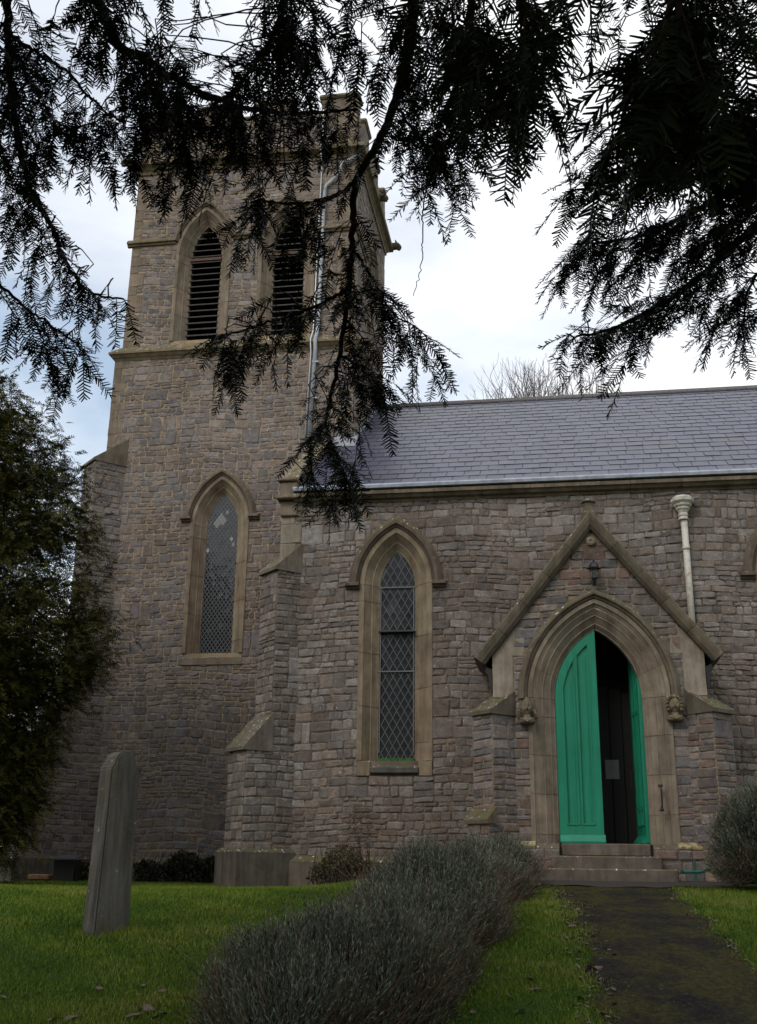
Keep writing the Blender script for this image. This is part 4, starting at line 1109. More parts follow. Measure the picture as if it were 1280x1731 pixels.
# gravestone
gb = G(178, 1578); print('grave', gb)
GS = empty('gravestone', gb); tag(GS, 'tall leaning round-topped lichened gravestone on the lawn', 'gravestone')
gsx = []
wid, thk, hei = .41, .23, 1.90
out_ = [(-wid/2-.02, -.3), (wid/2+.02, -.3), (wid/2-.01, hei-.20)]
for k_ in range(9): a = math.pi*k_/8; out_.append((math.cos(a)*(wid/2-.05), hei-.15+.15*math.sin(a)))
out_.append((-wid/2+.01, hei-.20))
bm = bmesh.new()
v1 = [bm.verts.new((x, -thk/2, z)) for x, z in out_]; bm.faces.new(v1)
r_ = bmesh.ops.extrude_face_region(bm, geom=bm.faces[:]); bmesh.ops.translate(bm, vec=(0, thk, 0), verts=[v for v in r_['geom'] if isinstance(v, bmesh.types.BMVert)])
bmesh.ops.recalc_face_normals(bm, faces=bm.faces[:])
bmesh.ops.bevel(bm, geom=bm.edges[:], offset=.018, segments=2, affect='EDGES')
bmesh.ops.triangulate(bm, faces=bm.faces[:]); bmesh.ops.subdivide_edges(bm, edges=[e_ for e_ in bm.edges if e_.calc_length() > .25], cuts=2)
for v in bm.verts: v.co += Vector((math.sin(v.co.z*9), math.sin(v.co.z*7+v.co.x*11), 0))*.004
rot = Matrix.Rotation(math.radians(-.5), 4, 'Y')@Matrix.Rotation(math.radians(-2), 4, 'X')@Matrix.Rotation(math.radians(60), 4, 'Z')
me = bpy.data.meshes.new('slab'); bm.transform(rot); bm.to_mesh(me); bm.free()
def m_grave(t, b):
    co = N(t, 'ShaderNodeTexCoord').outputs['Object']
    mpg = N(t, 'ShaderNodeMapping'); mpg.inputs['Scale'].default_value = (9, 9, .9); t.links.new(co, mpg.inputs[0])
    c = ramp(t, noise(t, 1, 6, .7, mpg.outputs[0]), [(.28, (.03, .028, .024)), (.5, (.095, .088, .074)), (.72, (.16, .15, .128))])
    c = mixc(t, ramp(t, noise(t, 3.2, 5, .7), [(.52, 0), (.64, .8)]), c, (.10, .085, .045))
    c = mixc(t, ramp(t, noise(t, 9, 3, .8), [(.68, 0), (.74, 1)]), c, (.5, .49, .45))
    t.links.new(c, b.inputs['Base Color']); b.inputs['Roughness'].default_value = .95; b.inputs['Specular IOR Level'].default_value = .15
    bump(t, b, noise(t, 26, 5, .7), .8, .015)
me.materials.append(mat('lichened_gravestone', m_grave))
sl_ = bpy.data.objects.new('slab', me); COL.objects.link(sl_); sl_.parent = GS

# floodlight box and plank
fb = at(110, 1500, 20.0); fz = float(zg(fb.x, 20.0))
FL = empty('floodlight', (fb.x, 20.0, fz)); tag(FL, 'black box floodlight on the grass at the tower foot', 'floodlight')
m = MB(); m.prism([(fb.x-.20, 19.9, fz+.02), (fb.x+.18, 19.9, fz+.02), (fb.x+.20, 19.9, fz+.40), (fb.x-.22, 19.9, fz+.40)], (0, 1, 0), 0, .28); m.build('housing', BLACKP, FL)
m = MB(); m.prism([(fb.x-.25, 19.78, fz+.405), (fb.x+.24, 19.78, fz+.405), (fb.x+.20, 20.2, fz+.47), (fb.x-.20, 20.2, fz+.47)], (0, 0, 1), 0, .02); m.build('visor', plain('grey_visor', (.05, .055, .065), .5), FL)
for sg in (-1, 1):
    m = MB(); m.box((fb.x+sg*.215-.01, 19.95, fz-.03), (fb.x+sg*.215+.01, 20.0, fz+.25)); m.build('leg', BLACKP, FL)
pk = at(68, 1490, 20.2); pz = float(zg(pk.x, 20.2))
WP = empty('timber_baulk', (pk.x, 20.2, pz)); tag(WP, 'short sawn timber lying at the tower foot', 'timber')
m = MB(); m.bev((pk.x-.21, 20.1, pz+.05), (pk.x+.21, 20.3, pz+.14), .012); m.build('beam', plain('sawn_wood', (.33, .20, .11), .8, 0, 9, .4, .4, .2), WP)
for xo in (-.16, .08): m = MB(); m.box((pk.x+xo, 20.12, pz-.02), (pk.x+xo+.08, 20.28, pz+.05)); m.build('bearer', OAK, WP)
#VEG
# ------------------------------------------------------------------ vegetation helpers
def sprig_proto(L, nl, spacing, seed, wd=.0052, droop=.12):
    r = np.random.default_rng(seed); V = []; F = []; T = []
    n = int(L/spacing); bend = r.uniform(-.25, .25)
    def cpt(t): return np.array([L*t, bend*L*t*t*.6, -droop*L*t*t])
    prev = cpt(0)
    for i in range(1, 7):                     # stem
        c = cpt(i/6); k = len(V); w_ = .0016*(1-.6*i/6)
        V += [prev+[0, w_, 0], prev-[0, w_, 0], c-[0, w_, 0], c+[0, w_, 0]]; F.append((k, k+1, k+2, k+3)); T.append(.1)
        k = len(V); V += [prev+[0, 0, w_], prev-[0, 0, w_], c-[0, 0, w_], c+[0, 0, w_]]; F.append((k, k+1, k+2, k+3)); T.append(.1)
        prev = c
    for i in range(n):
        t = (i+.5)/n; b = cpt(t); s = 1 if i % 2 else -1
        ln = nl*r.uniform(.75, 1.1)*(1-.55*max(0, t-.8)/.2)*(.6+.4*min(1, t/.15))
        a = math.radians(r.uniform(48, 72)-22*max(0, t-.75)/.25); el = math.radians(r.uniform(-22, 22))
        d = np.array([math.cos(a), s*math.sin(a)*math.cos(el), math.sin(el)*.8]); d /= np.linalg.norm(d)
        sd_ = np.cross(d, [0, 0, 1]); sd_ /= np.linalg.norm(sd_); tw = r.uniform(-.5, .5); sd_ = sd_*math.cos(tw)+np.array([0, 0, 1])*math.sin(tw)
        k = len(V); V += [b-sd_*wd*.42, b+sd_*wd*.42, b+d*ln+sd_*wd*.25, b+d*ln-sd_*wd*.25]; F.append((k, k+1, k+2, k+3)); T.append(r.uniform(.2, 1))
    return np.array(V), np.array(F), np.array(T)
def rotmat(d, up):
    x = d/np.linalg.norm(d); y = np.cross(up, x); ny_ = np.linalg.norm(y)
    if ny_ < 1e-3: y = np.cross([1, 0, 0], x); ny_ = np.linalg.norm(y)
    y /= ny_; z = np.cross(x, y); return np.stack([x, y, z], 1)
def place(items, protos):                       # items: (proto index, pos, R, scale, shade)
    Vs, Fs, Ts = [], [], []; k = 0
    for pi, p, R, sc, sh in items:
        V, F, T = protos[pi]; Vs.append((V*sc)@R.T+p); Fs.append(F+k); Ts.append(np.clip(T*sh, 0, 1)); k += len(V)
    return np.concatenate(Vs), np.concatenate(Fs), np.concatenate(Ts)
def curve(pts, n, jit=0):
    P = [np.array(p, float) for p in pts]; out = []
    if len(P) == 2: P = [P[0], (P[0]+P[1])/2, P[1]]
    Q = [2*P[0]-P[1]]+P+[2*P[-1]-P[-2]]; m = len(P)-1
    for i in range(n+1):
        t = i/n*m; j = min(int(t), m-1); f = t-j; a, b, c, d = Q[j:j+4]
        q = .5*((2*b)+(-a+c)*f+(2*a-5*b+4*c-d)*f*f+(-a+3*b-3*c+d)*f**3)
        out.append(q+nrg.normal(0, jit, 3) if 0 < i < n else q)
    return out

# ------------------------------------------------------------------ the overhanging yew (its trunk stands behind the viewer)
YT = empty('overhanging_yew', (2.7, -1.6, float(zg(2.7, -1.6)))); tag(YT, 'dark yew whose boughs hang across the top of the view', 'tree')
protos = [sprig_proto(L, nl, .0036, 100+i) for i, (L, nl) in enumerate([(.09, .022), (.105, .025), (.12, .026), (.085, .023), (.14, .027), (.11, .025), (.10, .026), (.15, .026)])]
trunk_top = np.array([2.6, -1.5, 3.1])
m = MB(); tp = curve([(2.7, -1.6, -.3), (2.68, -1.55, .6), (2.62, -1.5, 1.8), (2.6, -1.5, 3.1), (2.3, -1.5, 6.2), (2.0, -1.4, 11.0)], 24, .03)
m.tube(tp, [.62*(1-.75*i/24)+.14*math.exp(-i*.5) for i in range(25)], 14); m.build('trunk', YBARK, YT, True)
D0 = 3.55
def wp(p, dd=D0): 
    d = p[2] if len(p) > 2 else dd
    return np.array(atd(p[0], p[1], d))
B = [   # boughs traced where they hang: picture direction and distance
 ('A', [(705, -40, 3.3), (692, 80, 3.4), (668, 170, 3.5), (640, 240), (603, 308, 3.6), (596, 400, 3.6), (588, 500, 3.6), (576, 590, 3.6), (562, 660, 3.6), (548, 715, 3.6), (520, 746, 3.6)], .017, .004, 1),
 ('A1', [(603, 308, 3.6), (560, 333, 3.6), (500, 345, 3.65), (440, 338, 3.7)], .009, .003, 0),
 ('A3', [(587, 490, 3.6), (530, 520, 3.62), (470, 540, 3.65), (400, 562, 3.7), (358, 572, 3.7)], .007, .0025, 0),
 ('A4', [(598, 420, 3.6), (630, 470, 3.6), (665, 530, 3.65), (708, 556, 3.7)], .006, .002, 0),
 ('A5', [(575, 600, 3.6), (620, 630, 3.6), (655, 668, 3.6)], .005, .002, 0),
 ('A6', [(549, 715, 3.6), (565, 760, 3.6), (582, 800, 3.6), (604, 848, 3.6)], .004, .0015, 0),
 ('A7', [(524, 744, 3.6), (527, 785, 3.6), (530, 822, 3.6)], .003, .0012, 0),
 ('B', [(150, -40, 3.3), (200, 75, 3.4), (240, 95, 3.4), (300, 135, 3.5), (400, 180, 3.5), (500, 192, 3.5), (605, 185, 3.55)], .016, .004, 1),
 ('B2', [(300, 135, 3.5), (320, 200, 3.5), (335, 280, 3.5)], .005, .002, 0),
 ('C', [(12, -40, 3.3), (15, 100, 3.4), (22, 180, 3.4), (45, 300, 3.5), (85, 380, 3.5), (115, 450, 3.5), (155, 495, 3.5), (210, 506, 3.5)], .012, .003, 1),
 ('C2', [(18, 60, 3.4), (70, 95, 3.4), (110, 120, 3.4), (180, 190, 3.45), (240, 215, 3.5)], .007, .002, 0),
 ('E', [(-60, 430, 3.4), (0, 482, 3.5), (50, 525, 3.5), (100, 560, 3.5), (140, 590, 3.5)], .006, .002, 1),
 ('E2', [(55, 528, 3.5), (75, 580, 3.5), (92, 635, 3.5)], .003, .0012, 0),
 ('T1', [(490, -60, 3.0), (470, 40, 3.1), (430, 110, 3.2), (380, 170, 3.3)], .012, .003, 1),
 ('T2', [(800, -60, 2.7), (790, 60, 2.8), (770, 150, 3.0), (735, 240, 3.2), (716, 345, 3.4)], .011, .002, 1),
 ('T2b', [(716, 345, 3.4), (714, 400, 3.4), (712, 450, 3.4), (699, 500, 3.4)], .0022, .0011, 0),
 ('T3', [(870, -60, 2.1), (890, 60, 2.1), (905, 150, 2.15)], .008, .002, 1),
 ('T4', [(668, 175, 3.5), (720, 250, 3.4), (765, 285, 3.4), (812, 290, 3.4)], .005, .002, 0),
 ('T5', [(722, 250, 3.4), (755, 320, 3.4), (793, 350, 3.4)], .0028, .0012, 0),
 ('T5b', [(752, 318, 3.4), (768, 345, 3.4), (790, 360, 3.4)], .002, .001, 0),
 ('R1', [(1350, 120, 3.4), (1240, 200, 3.45), (1130, 270, 3.5), (1040, 300, 3.5), (964, 325, 3.5)], .014, .003, 1),
 ('R2', [(1360, 320, 3.5), (1270, 390, 3.55), (1180, 470, 3.6), (1100, 525, 3.6), (1020, 560, 3.6), (958, 570, 3.6)], .016, .003, 1),
 ('R3', [(1210, -60, 3.1), (1150, 60, 3.2), (1080, 150, 3.3), (1005, 212, 3.4)], .012, .003, 1),
 ('R4', [(1350, 260, 3.5), (1200, 340, 3.55), (1080, 400, 3.6), (975, 412, 3.6)], .011, .003, 1),
 ('R5', [(1345, 420, 3.5), (1268, 480, 3.55), (1256, 585, 3.6)], .006, .002, 1),
 ('R6', [(1180, -90, 1.5), (1130, 20, 1.5), (1095, 90, 1.52), (1062, 140, 1.55)], .006, .002, 1),
 ('R7', [(1040, -90, 1.9), (1000, -40, 1.9), (960, -5, 1.9)], .004, .0015, 1),
 ('R8', [(1000, 300, 3.5), (978, 335, 3.5), (958, 345, 3.5)], .0022, .001, 0),
]
bough_obj = {}; bpts = []
limb_done = []
for nm, pts, r0, r1, enters in B:
    P = curve([wp(p) for p in pts], 9*(len(pts)-1), .0022)
    m = MB(); n = len(P)
    m.tube(P, [r0+(r1-r0)*i/(n-1) for i in range(n)], 7)
    if enters:      # limb back to the trunk, above the view
        q = P[0]; d = P[0]-P[6]; d /= np.linalg.norm(d)
        a = q+d*.5+np.array([0, 0, .12]); hgt = 3.0+rng.uniform(0, 2.2)
        tb = np.array([2.6, -1.5, hgt]); mid = (a*.45+tb*.55)+np.array([0, -.25, .55])
        L = curve([q, a, mid, tb], 16, .015); m.tube(L, [r0*(1+2.4*(i/16)**1.3) for i in range(17)], 7)
    o = m.build('bough', YBARK, YT, True); bough_obj[nm] = o
    for i in range(n): bpts.append((P[i], nm, P[min(i+1, n-1)]-P[max(i-1, 0)]))
BP = np.array([b[0] if b[1] not in ('T2b', 'T5', 'T5b', 'R8', 'A7') else np.array([0, 0, -99.0]) for b in bpts])
MASS = [ # px centre, radii, number of twigs, distance, size
 (60, 180, 100, 55, 34, 3.4), (15, 90, 40, 90, 12, 3.4), (150, 215, 85, 45, 24, 3.5), (55, 290, 50, 55, 11, 3.5), (88, 385, 30, 40, 6, 3.5), (135, 480, 35, 25, 5, 3.5), (185, 500, 25, 10, 3, 3.5),
 (25, 500, 35, 25, 4, 3.5), (105, 560, 30, 20, 4, 3.5), (92, 640, 8, 8, 1, 3.5), (60, 25, 50, 20, 4, 3.3), (25, 330, 20, 50, 4, 3.5), (110, 140, 40, 20, 3, 3.4),
 (250, 55, 70, 55, 22, 3.2), (330, 110, 85, 70, 30, 3.4), (290, 205, 65, 40, 16, 3.5), (335, 265, 45, 25, 8, 3.5), (430, 120, 80, 55, 20, 3.3), (480, 55, 85, 55, 26, 3.0), (555, 40, 80, 50, 13, 3.0),
 (420, 200, 60, 22, 9, 3.5), (520, 180, 55, 20, 6, 3.5), (600, 165, 45, 22, 6, 3.5), (550, 110, 55, 40, 6, 3.2), (655, 60, 60, 70, 15, 2.9), (740, 60, 70, 70, 28, 2.6), (820, 65, 60, 65, 22, 2.3), (895, 70, 38, 60, 16, 2.1),
 (780, 160, 85, 55, 24, 2.9), (715, 215, 50, 55, 12, 3.3), (780, 245, 40, 25, 6, 3.4), (870, 165, 30, 25, 5, 2.6), (700, 110, 60, 50, 9, 3.1), (200, 150, 60, 40, 8, 3.4), (380, 40, 60, 40, 16, 3.2),
 (445, 320, 22, 35, 6, 3.65), (478, 342, 35, 14, 5, 3.65), (450, 260, 15, 15, 2, 3.6), (600, 420, 40, 35, 6, 3.6), (630, 505, 38, 50, 9, 3.6), (690, 555, 25, 18, 5, 3.65), (400, 562, 42, 14, 8, 3.7), (470, 545, 35, 20, 7, 3.65),
 (545, 500, 35, 22, 5, 3.6), (600, 600, 40, 45, 8, 3.6), (650, 610, 20, 45, 5, 3.6), (540, 690, 35, 35, 6, 3.6), (578, 810, 28, 25, 4, 3.6), (527, 790, 8, 25, 2, 3.6), (530, 370, 25, 15, 3, 3.6), (605, 740, 20, 25, 3, 3.6),
 (1150, 55, 130, 80, 75, 3.2), (1235, 190, 60, 110, 60, 3.4), (1135, 220, 68, 75, 42, 3.4), (1062, 255, 45, 40, 15, 3.5), (1185, 375, 90, 60, 42, 3.55), (1055, 390, 55, 45, 18, 3.6), (1005, 300, 35, 35, 7, 3.5), (1225, 480, 55, 40, 18, 3.6),
 (1115, 515, 70, 25, 18, 3.6), (1010, 555, 45, 14, 11, 3.6), (1055, 585, 15, 15, 2, 3.6), (1262, 545, 14, 40, 4, 3.6), (1250, 360, 40, 80, 24, 3.4), (1180, 150, 70, 70, 30, 3.3), (985, 440, 20, 15, 2, 3.6), (975, 410, 15, 12, 2, 3.6),
 (1075, 75, 22, 30, 5, 1.5), (1110, 110, 30, 40, 6, 1.55), (1125, 40, 45, 40, 7, 1.6), (1095, 175, 30, 20, 4, 1.6), (960, 10, 20, 15, 3, 1.9), (905, 90, 20, 40, 6, 1.9),
 (520, -50, 420, 40, 60, 3.1), (1120, -50, 180, 40, 40, 3.0), (1330, 250, 40, 250, 50, 3.5), (60, -50, 120, 40, 16, 3.3),
]
items = []; tw = MB()
for cx_, cy_, rx, ry, n, dist in MASS:
    for _ in range(max(1, round(n*(.66 if cx_ > 1090 and cy_ > 150 else .5 if n > 9 else .75)))):
        a = rng.uniform(0, 2*math.pi); r = math.sqrt(rng.random())
        px_, py_ = cx_+rx*.9*r*math.cos(a), cy_+ry*.85*r*math.sin(a)
        dd = dist+rng.uniform(-.35, .35)*(1 if dist > 2.5 else .35)
        big = dist < 2.3
        L = rng.uniform(.08, .19)*(.75 if big else 1)
        d = np.array([rng.gauss(0, .5), rng.gauss(0, .5), -1+rng.gauss(0, .35)]); 
        if cx_ > 940 and cy_ > 200 and dist > 3: d += np.array([-.95, 0, .35])
        if cx_ > 600 and cx_ < 940 and cy_ > 120: d += np.array([.3, 0, 0])
        d /= np.linalg.norm(d)
        c = np.array(atd(px_, py_, dd)); p = c-d*L*.5
        # connect to the nearest bough
        j = int(np.argmin(((BP-p)**2).sum(1)+.6*np.maximum(0, p[2]-BP[:, 2])**2)); q = BP[j]; g_ = np.linalg.norm(q-p)
        if g_ < .32 and p[2] > q[2]-.02: p = q.copy(); g_ = 0       # springs from the bough itself
        if .015 < g_ < .45:
            mid = (p+q)/2+np.array([0, 0, .06*g_]); ns = 3 if g_ < .3 else 5
            tw.tube([tuple(x) for x in curve([q, mid, p], ns, .004)], [.0028-.0012*i/ns for i in range(ns+1)], 4, caps=False)
        ns = max(2, int(L/.034)); pos = p.copy(); dr = d.copy(); line = [tuple(pos)]
        side = rng.choice((-1, 1))
        for i in range(ns):
            stp = L/ns; dr = dr+np.array([rng.gauss(0, .07), rng.gauss(0, .07), -.06]); dr /= np.linalg.norm(dr)
            pos = pos+dr*stp; line.append(tuple(pos)); side = -side
            up = np.array([rng.gauss(0, .5), rng.gauss(0, .5)-.3, 1.0])
            R0 = rotmat(dr, up); ang = side*math.radians(rng.uniform(30, 65)); sdv = R0[:, 0]*math.cos(ang)+R0[:, 1]*math.sin(ang)+np.array([0, 0, -.35])
            items.append((rng.randrange(8), pos.copy(), rotmat(sdv, up), rng.uniform(.75, 1.15), rng.uniform(.4, 1), bpts[j][1]))
        items.append((rng.randrange(8), pos.copy(), rotmat(dr+np.array([0, 0, -.2]), np.array([rng.gauss(0, .6), -.4, 1])), rng.uniform(.9, 1.25), rng.uniform(.4, 1), bpts[j][1]))
        tw.tube(line, [.0019-.0009*i/ns for i in range(ns+1)], 4, caps=False)
# sprigs straight along thin bough ends
for q, nm, tg in bpts:
    if nm in ('T2b', 'T5', 'T5b', 'R8', 'A') and not (nm == 'A' and rng.random() < .25): continue
    if rng.random() < .55:
        tg = tg/np.linalg.norm(tg); up = np.array([rng.gauss(0, .4), -.3, 1]); R0 = rotmat(tg, up); ang = rng.choice((-1, 1))*math.radians(rng.uniform(30, 70))
        items.append((rng.randrange(8), q.copy(), rotmat(R0[:, 0]*math.cos(ang)+R0[:, 1]*math.sin(ang)+np.array([0, 0, -.5]), up), rng.uniform(.8, 1.2), rng.uniform(.4, 1), nm))
def sprig_score(it):
    s = toscreen(it[1])
    return it[3]/s[2] if s and 0 < s[0] < 1280 and 0 < s[1] < 1731 else 0
items.sort(key=lambda i: -sprig_score(i))
pm = []
for V, F, T in protos:
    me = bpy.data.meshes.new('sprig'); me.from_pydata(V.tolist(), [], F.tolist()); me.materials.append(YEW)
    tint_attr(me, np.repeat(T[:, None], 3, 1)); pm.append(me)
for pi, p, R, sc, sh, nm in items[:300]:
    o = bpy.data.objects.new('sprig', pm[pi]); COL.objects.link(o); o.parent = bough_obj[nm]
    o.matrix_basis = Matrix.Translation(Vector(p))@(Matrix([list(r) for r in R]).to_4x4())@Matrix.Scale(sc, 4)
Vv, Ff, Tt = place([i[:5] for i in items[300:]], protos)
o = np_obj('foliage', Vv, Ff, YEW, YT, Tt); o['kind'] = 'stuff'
o = tw.build('twigs', YBARK, YT); o['kind'] = 'stuff'
print('yew sprigs', len(items), 'quads', len(Ff))
# unseen crown overhead and behind, enlarged and thickened to shade the scene
coarse = [sprig_proto(.26, .075, .020, 300+i, .034) for i in range(5)]
it2 = []
while len(it2) < 20000:
    v = nrg.normal(0, 1, 3); v /= np.linalg.norm(v); r = nrg.random()**.42
    p = np.array([-.5, -.4, 7.8])+v*r*np.array([11.0, 9.0, 5.8])
    if p[2] < 2.9+.25*math.sin(p[0]*2)+.25*math.cos(p[1]*1.7)+.12*max(0, math.hypot(p[0], p[1])-4): continue
    s_ = toscreen(p)
    mg = 200+1500/s_[2] if s_ else 0
    if s_ and -mg < s_[0] < 1280+mg and -mg < s_[1] < 1731+mg: continue
    if np.linalg.norm(p-np.array([0, 0, 1.6])) < 2.4: continue
    d = v*np.array([1, 1, .3])+nrg.normal(0, .5, 3)+np.array([0, 0, -.4])
    it2.append((int(nrg.integers(5)), p, rotmat(d, np.array([0, 0, 1])+nrg.normal(0, .4, 3)), nrg.uniform(1.2, 2.0), nrg.uniform(.3, 1)))
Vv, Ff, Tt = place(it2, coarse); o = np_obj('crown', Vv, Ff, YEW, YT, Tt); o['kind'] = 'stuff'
m = MB()
for k_ in range(26):
    a = k_*2.4; z0 = 2.6+k_*.26; tip = np.array([.6+7.3*math.cos(a), -1.2+6.3*math.sin(a), 5.2+rng.uniform(0, 5)])
    s = toscreen(tip)
    if s and -200 < s[0] < 1480 and -150 < s[1] < 1900: continue
    if tip[1] > .5: tip[1] = .5
    L = curve([(2.6, -1.55, z0), ((2.6+tip[0])/2, (tip[1]-1.55)/2, (z0+tip[2])/2+.6), tip], 10, .05); m.tube(L, [.13*(1-.85*i/10) for i in range(11)], 7)
o = m.build('limbs', YBARK, YT, True); o['kind'] = 'stuff'

# ------------------------------------------------------------------ yew beside the tower
AX, AY = -11.4, 16.6
tab = [(560, -60), (595, -5), (620, 25), (650, 62), (690, 86), (750, 126), (795, 148), (850, 140), (900, 146), (960, 160), (1030, 178), (1070, 152), (1100, 130), (1150, 98), (1180, 74), (1250, 46), (1300, 28), (1400, 12), (1500, 0)]
zz = []; rr_ = []
for py, px in tab:
    q = at(px, py, AY-1.2); zz.append(q.z); rr_.append(q.x-AX)
zz = np.array(zz[::-1]); rr_ = np.array(rr_[::-1])
gz0 = float(zg(AX, AY))
Y2 = empty('yew_tree', (AX, AY, gz0)); tag(Y2, 'bushy olive-green yew standing beside the tower corner', 'tree')
ztop = float(zz.max())
m = MB(); tp = curve([(AX, AY, gz0-.3), (AX+.1, AY, 3), (AX+.15, AY, 5.5), (AX, AY+.1, ztop-.6)], 20, .03); m.tube(tp, [.42*(1-.88*i/20) for i in range(21)], 12); m.build('trunk', YBARK, Y2, True)
it3 = []; lm = MB()
c2 = [sprig_proto(.19, .046, .0135, 400+i, .016, .2) for i in range(6)]
for b in range(1150):
    z = rng.uniform(gz0+.7, ztop) if b < 850 else rng.uniform(gz0+.2, 5.2); a = rng.uniform(0, 2*math.pi) if rng.random() < .35 else rng.uniform(-1.6, .9)
    rm = float(np.interp(z, zz, rr_)); rm *= rng.uniform(.55, .93) if rng.random() < .55 else rng.uniform(.88, .98)
    rm = max(.25, rm-.30)
    tip = np.array([AX+rm*math.cos(a), AY+rm*math.sin(a)*.9, z]); z0 = max(gz0+.6, z-rm*.45-.2)
    mid = np.array([AX+rm*.5*math.cos(a), AY+rm*.45*math.sin(a), (z0+z)/2+.30*rm*.4])
    P = curve([(AX, AY, z0), mid, tip], 12, .03)
    if b % 4 == 0: lm.tube([tuple(x) for x in P], [max(.005, .04*(1-i/12)) for i in range(13)], 5, caps=False)
    n = int(22+rm*11)
    for k_ in range(n):
        t = rng.uniform(.3, 1.0)**.6; i = min(11, int(t*12)); p = P[i]+(P[i+1]-P[i])*(t*12-i if i < 11 else rng.random())
        p = p+nrg.normal(0, 1, 3)*np.array([.17, .17, .10])*(.5+.7*(1-abs(t-.75)))
        s_ = toscreen(p)
        if s_ is None or s_[0] < -700 or (s_[0] < -130 and rng.random() < .45): continue
        tg = P[i+1]-P[i]; tg /= np.linalg.norm(tg); d = tg+nrg.normal(0, .55, 3)+np.array([0, 0, -.35])
        it3.append((rng.randrange(6), p, rotmat(d, np.array([0, 0, 1])+nrg.normal(0, .5, 3)), rng.uniform(.8, 1.5), rng.uniform(.25, 1)))
Vv, Ff, Tt = place(it3, c2); o = np_obj('crown', Vv, Ff, YEW2, Y2, Tt); o['kind'] = 'stuff'
o = lm.build('limbs', YBARK, Y2); o['kind'] = 'stuff'
print('yew2', len(it3), len(Ff))

# ------------------------------------------------------------------ bare tree beyond the roof
tb = at(926, 640, 44.0)
BT = empty('bare_tree', (tb.x, 44.0, float(zg(tb.x, 44)))); tag(BT, 'bare winter tree with its twig tips showing above the nave roof', 'tree')
m = MB(); m2 = MB()
def grow(p, d, L, r, lev):
    n = 4; P = [p.copy()]; q = p.copy(); dd = d.copy()
    for i in range(n):
        dd = dd+nrg.normal(0, .10, 3)+np.array([0, 0, .05]); dd /= np.linalg.norm(dd); q = q+dd*L/n; P.append(q.copy())
    (m if lev < 2 else m2).tube([tuple(x) for x in P], [r*(1-.45*i/n) for i in range(n+1)], 5 if lev < 3 else 3, caps=False)
    if lev >= 7: return
    nb = 3 if lev in (0, 1, 2, 3) else 2
    for k_ in range(nb):
        j = n if k_ == 0 else int(nrg.integers(2, n+1)); sp_ = .28 if k_ == 0 else .62
        nd = dd+nrg.normal(0, sp_, 3)*np.array([1, 1, .5])+np.array([0, 0, .22]); nd /= np.linalg.norm(nd)
        grow(P[j], nd, L*nrg.uniform(.66, .82), r*(.62 if k_ else .7), lev+1)
gzb = float(zg(tb.x, 44)); zt_b = at(930, 622, 44.0).z-.75
base_b = np.array([tb.x, 44.0, gzb]); hb_ = zt_b-gzb
m.tube([tuple(base_b-[0, 0, .3]), tuple(base_b+[.1, 0, hb_*.18]), tuple(base_b+[0, .1, hb_*.34])], [.55, .42, .36], 10)
for k_ in range(13):         # upright leaders carrying the fan of twigs
    fx = -1.95+3.9*k_/12+nrg.normal(0, .15); fy = nrg.uniform(-1.5, 1.5); hz = hb_*(.845-.004*abs(fx)**2+nrg.uniform(-.02, .02))
    q0 = base_b+np.array([0, .05, hb_*.32]); q1 = base_b+np.array([fx, fy, hz])
    Lp = curve([q0, q0*.5+q1*.5+np.array([fx*.12, 0, -.4]), q1], 8, .06); m.tube([tuple(x) for x in Lp], [.16-.013*i for i in range(9)], 6)
    for j in range(7): grow(Lp[-1-(j % 3)], np.array([fx*.05+nrg.normal(0, .32), nrg.normal(0, .3), 1.0]), hb_*.066, .04, 3)
m.build('trunk', TWIGB, BT); o = m2.build('crown', TWIGB, BT); o['kind'] = 'stuff'
print('bare tree top', max(v[2] for v in m2.v), 'want', zt_b)

# ------------------------------------------------------------------ lavender
HT0, HT1 = -.10, 1.0
def hedge_pt(t, lat):           # t along, lat in -1..1 round the section; arrays allowed
    t = np.asarray(t, float); lat = np.asarray(lat, float)
    endr = np.sqrt(np.clip(1-np.maximum(0, (t-.90)/.10)**2, .04, 1))*np.sqrt(np.clip(1-np.maximum(0, (HT0+.10-t)/.10)**2, .04, 1))
    cx0 = -1.92+1.16*t+.10*np.sin(t*7); cy0 = 9.0+7.7*t
    hw = (.80-.25*t+.12*np.sin(t*19)+.08*np.sin(t*37+1))*endr; hh = (.56-.20*t+.09*np.sin(t*15+1)+.07*np.sin(t*31))*endr
    a = lat*math.pi/2*1.06; ca = np.maximum(np.cos(a), 0)
    x = cx0+hw*np.sin(a); z = hh*(ca**.75+.20*np.sin(x*5+cy0*3)*np.sin(cy0*4.3+x*3)*ca+.10*np.sin(x*11+1)*np.sin(cy0*9)*ca)-.03
    nrm = np.stack([np.sin(a)/(hw+.05), -.12+0*a, np.maximum(.15, np.cos(a))/(hh+.05)], -1); nrm /= np.linalg.norm(nrm, axis=-1, keepdims=True)
    return np.stack([x, cy0, zg(x, cy0)+z], -1), nrm
def unit(v): return v/(np.linalg.norm(v, axis=-1, keepdims=True)+1e-9)
def quads(b, d, ln, w_, mid=True):
    s = unit(np.cross(d, nrg.normal(0, 1, d.shape)))*w_[:, None]; e = b+d*ln[:, None]
    if mid: h = b+d*(ln*.5)[:, None]; V = np.stack([b, h+s, e, h-s], 1)
    else: V = np.stack([b-s, b+s, e+s*.5, e-s*.5], 1)
    return V.reshape(-1, 3)
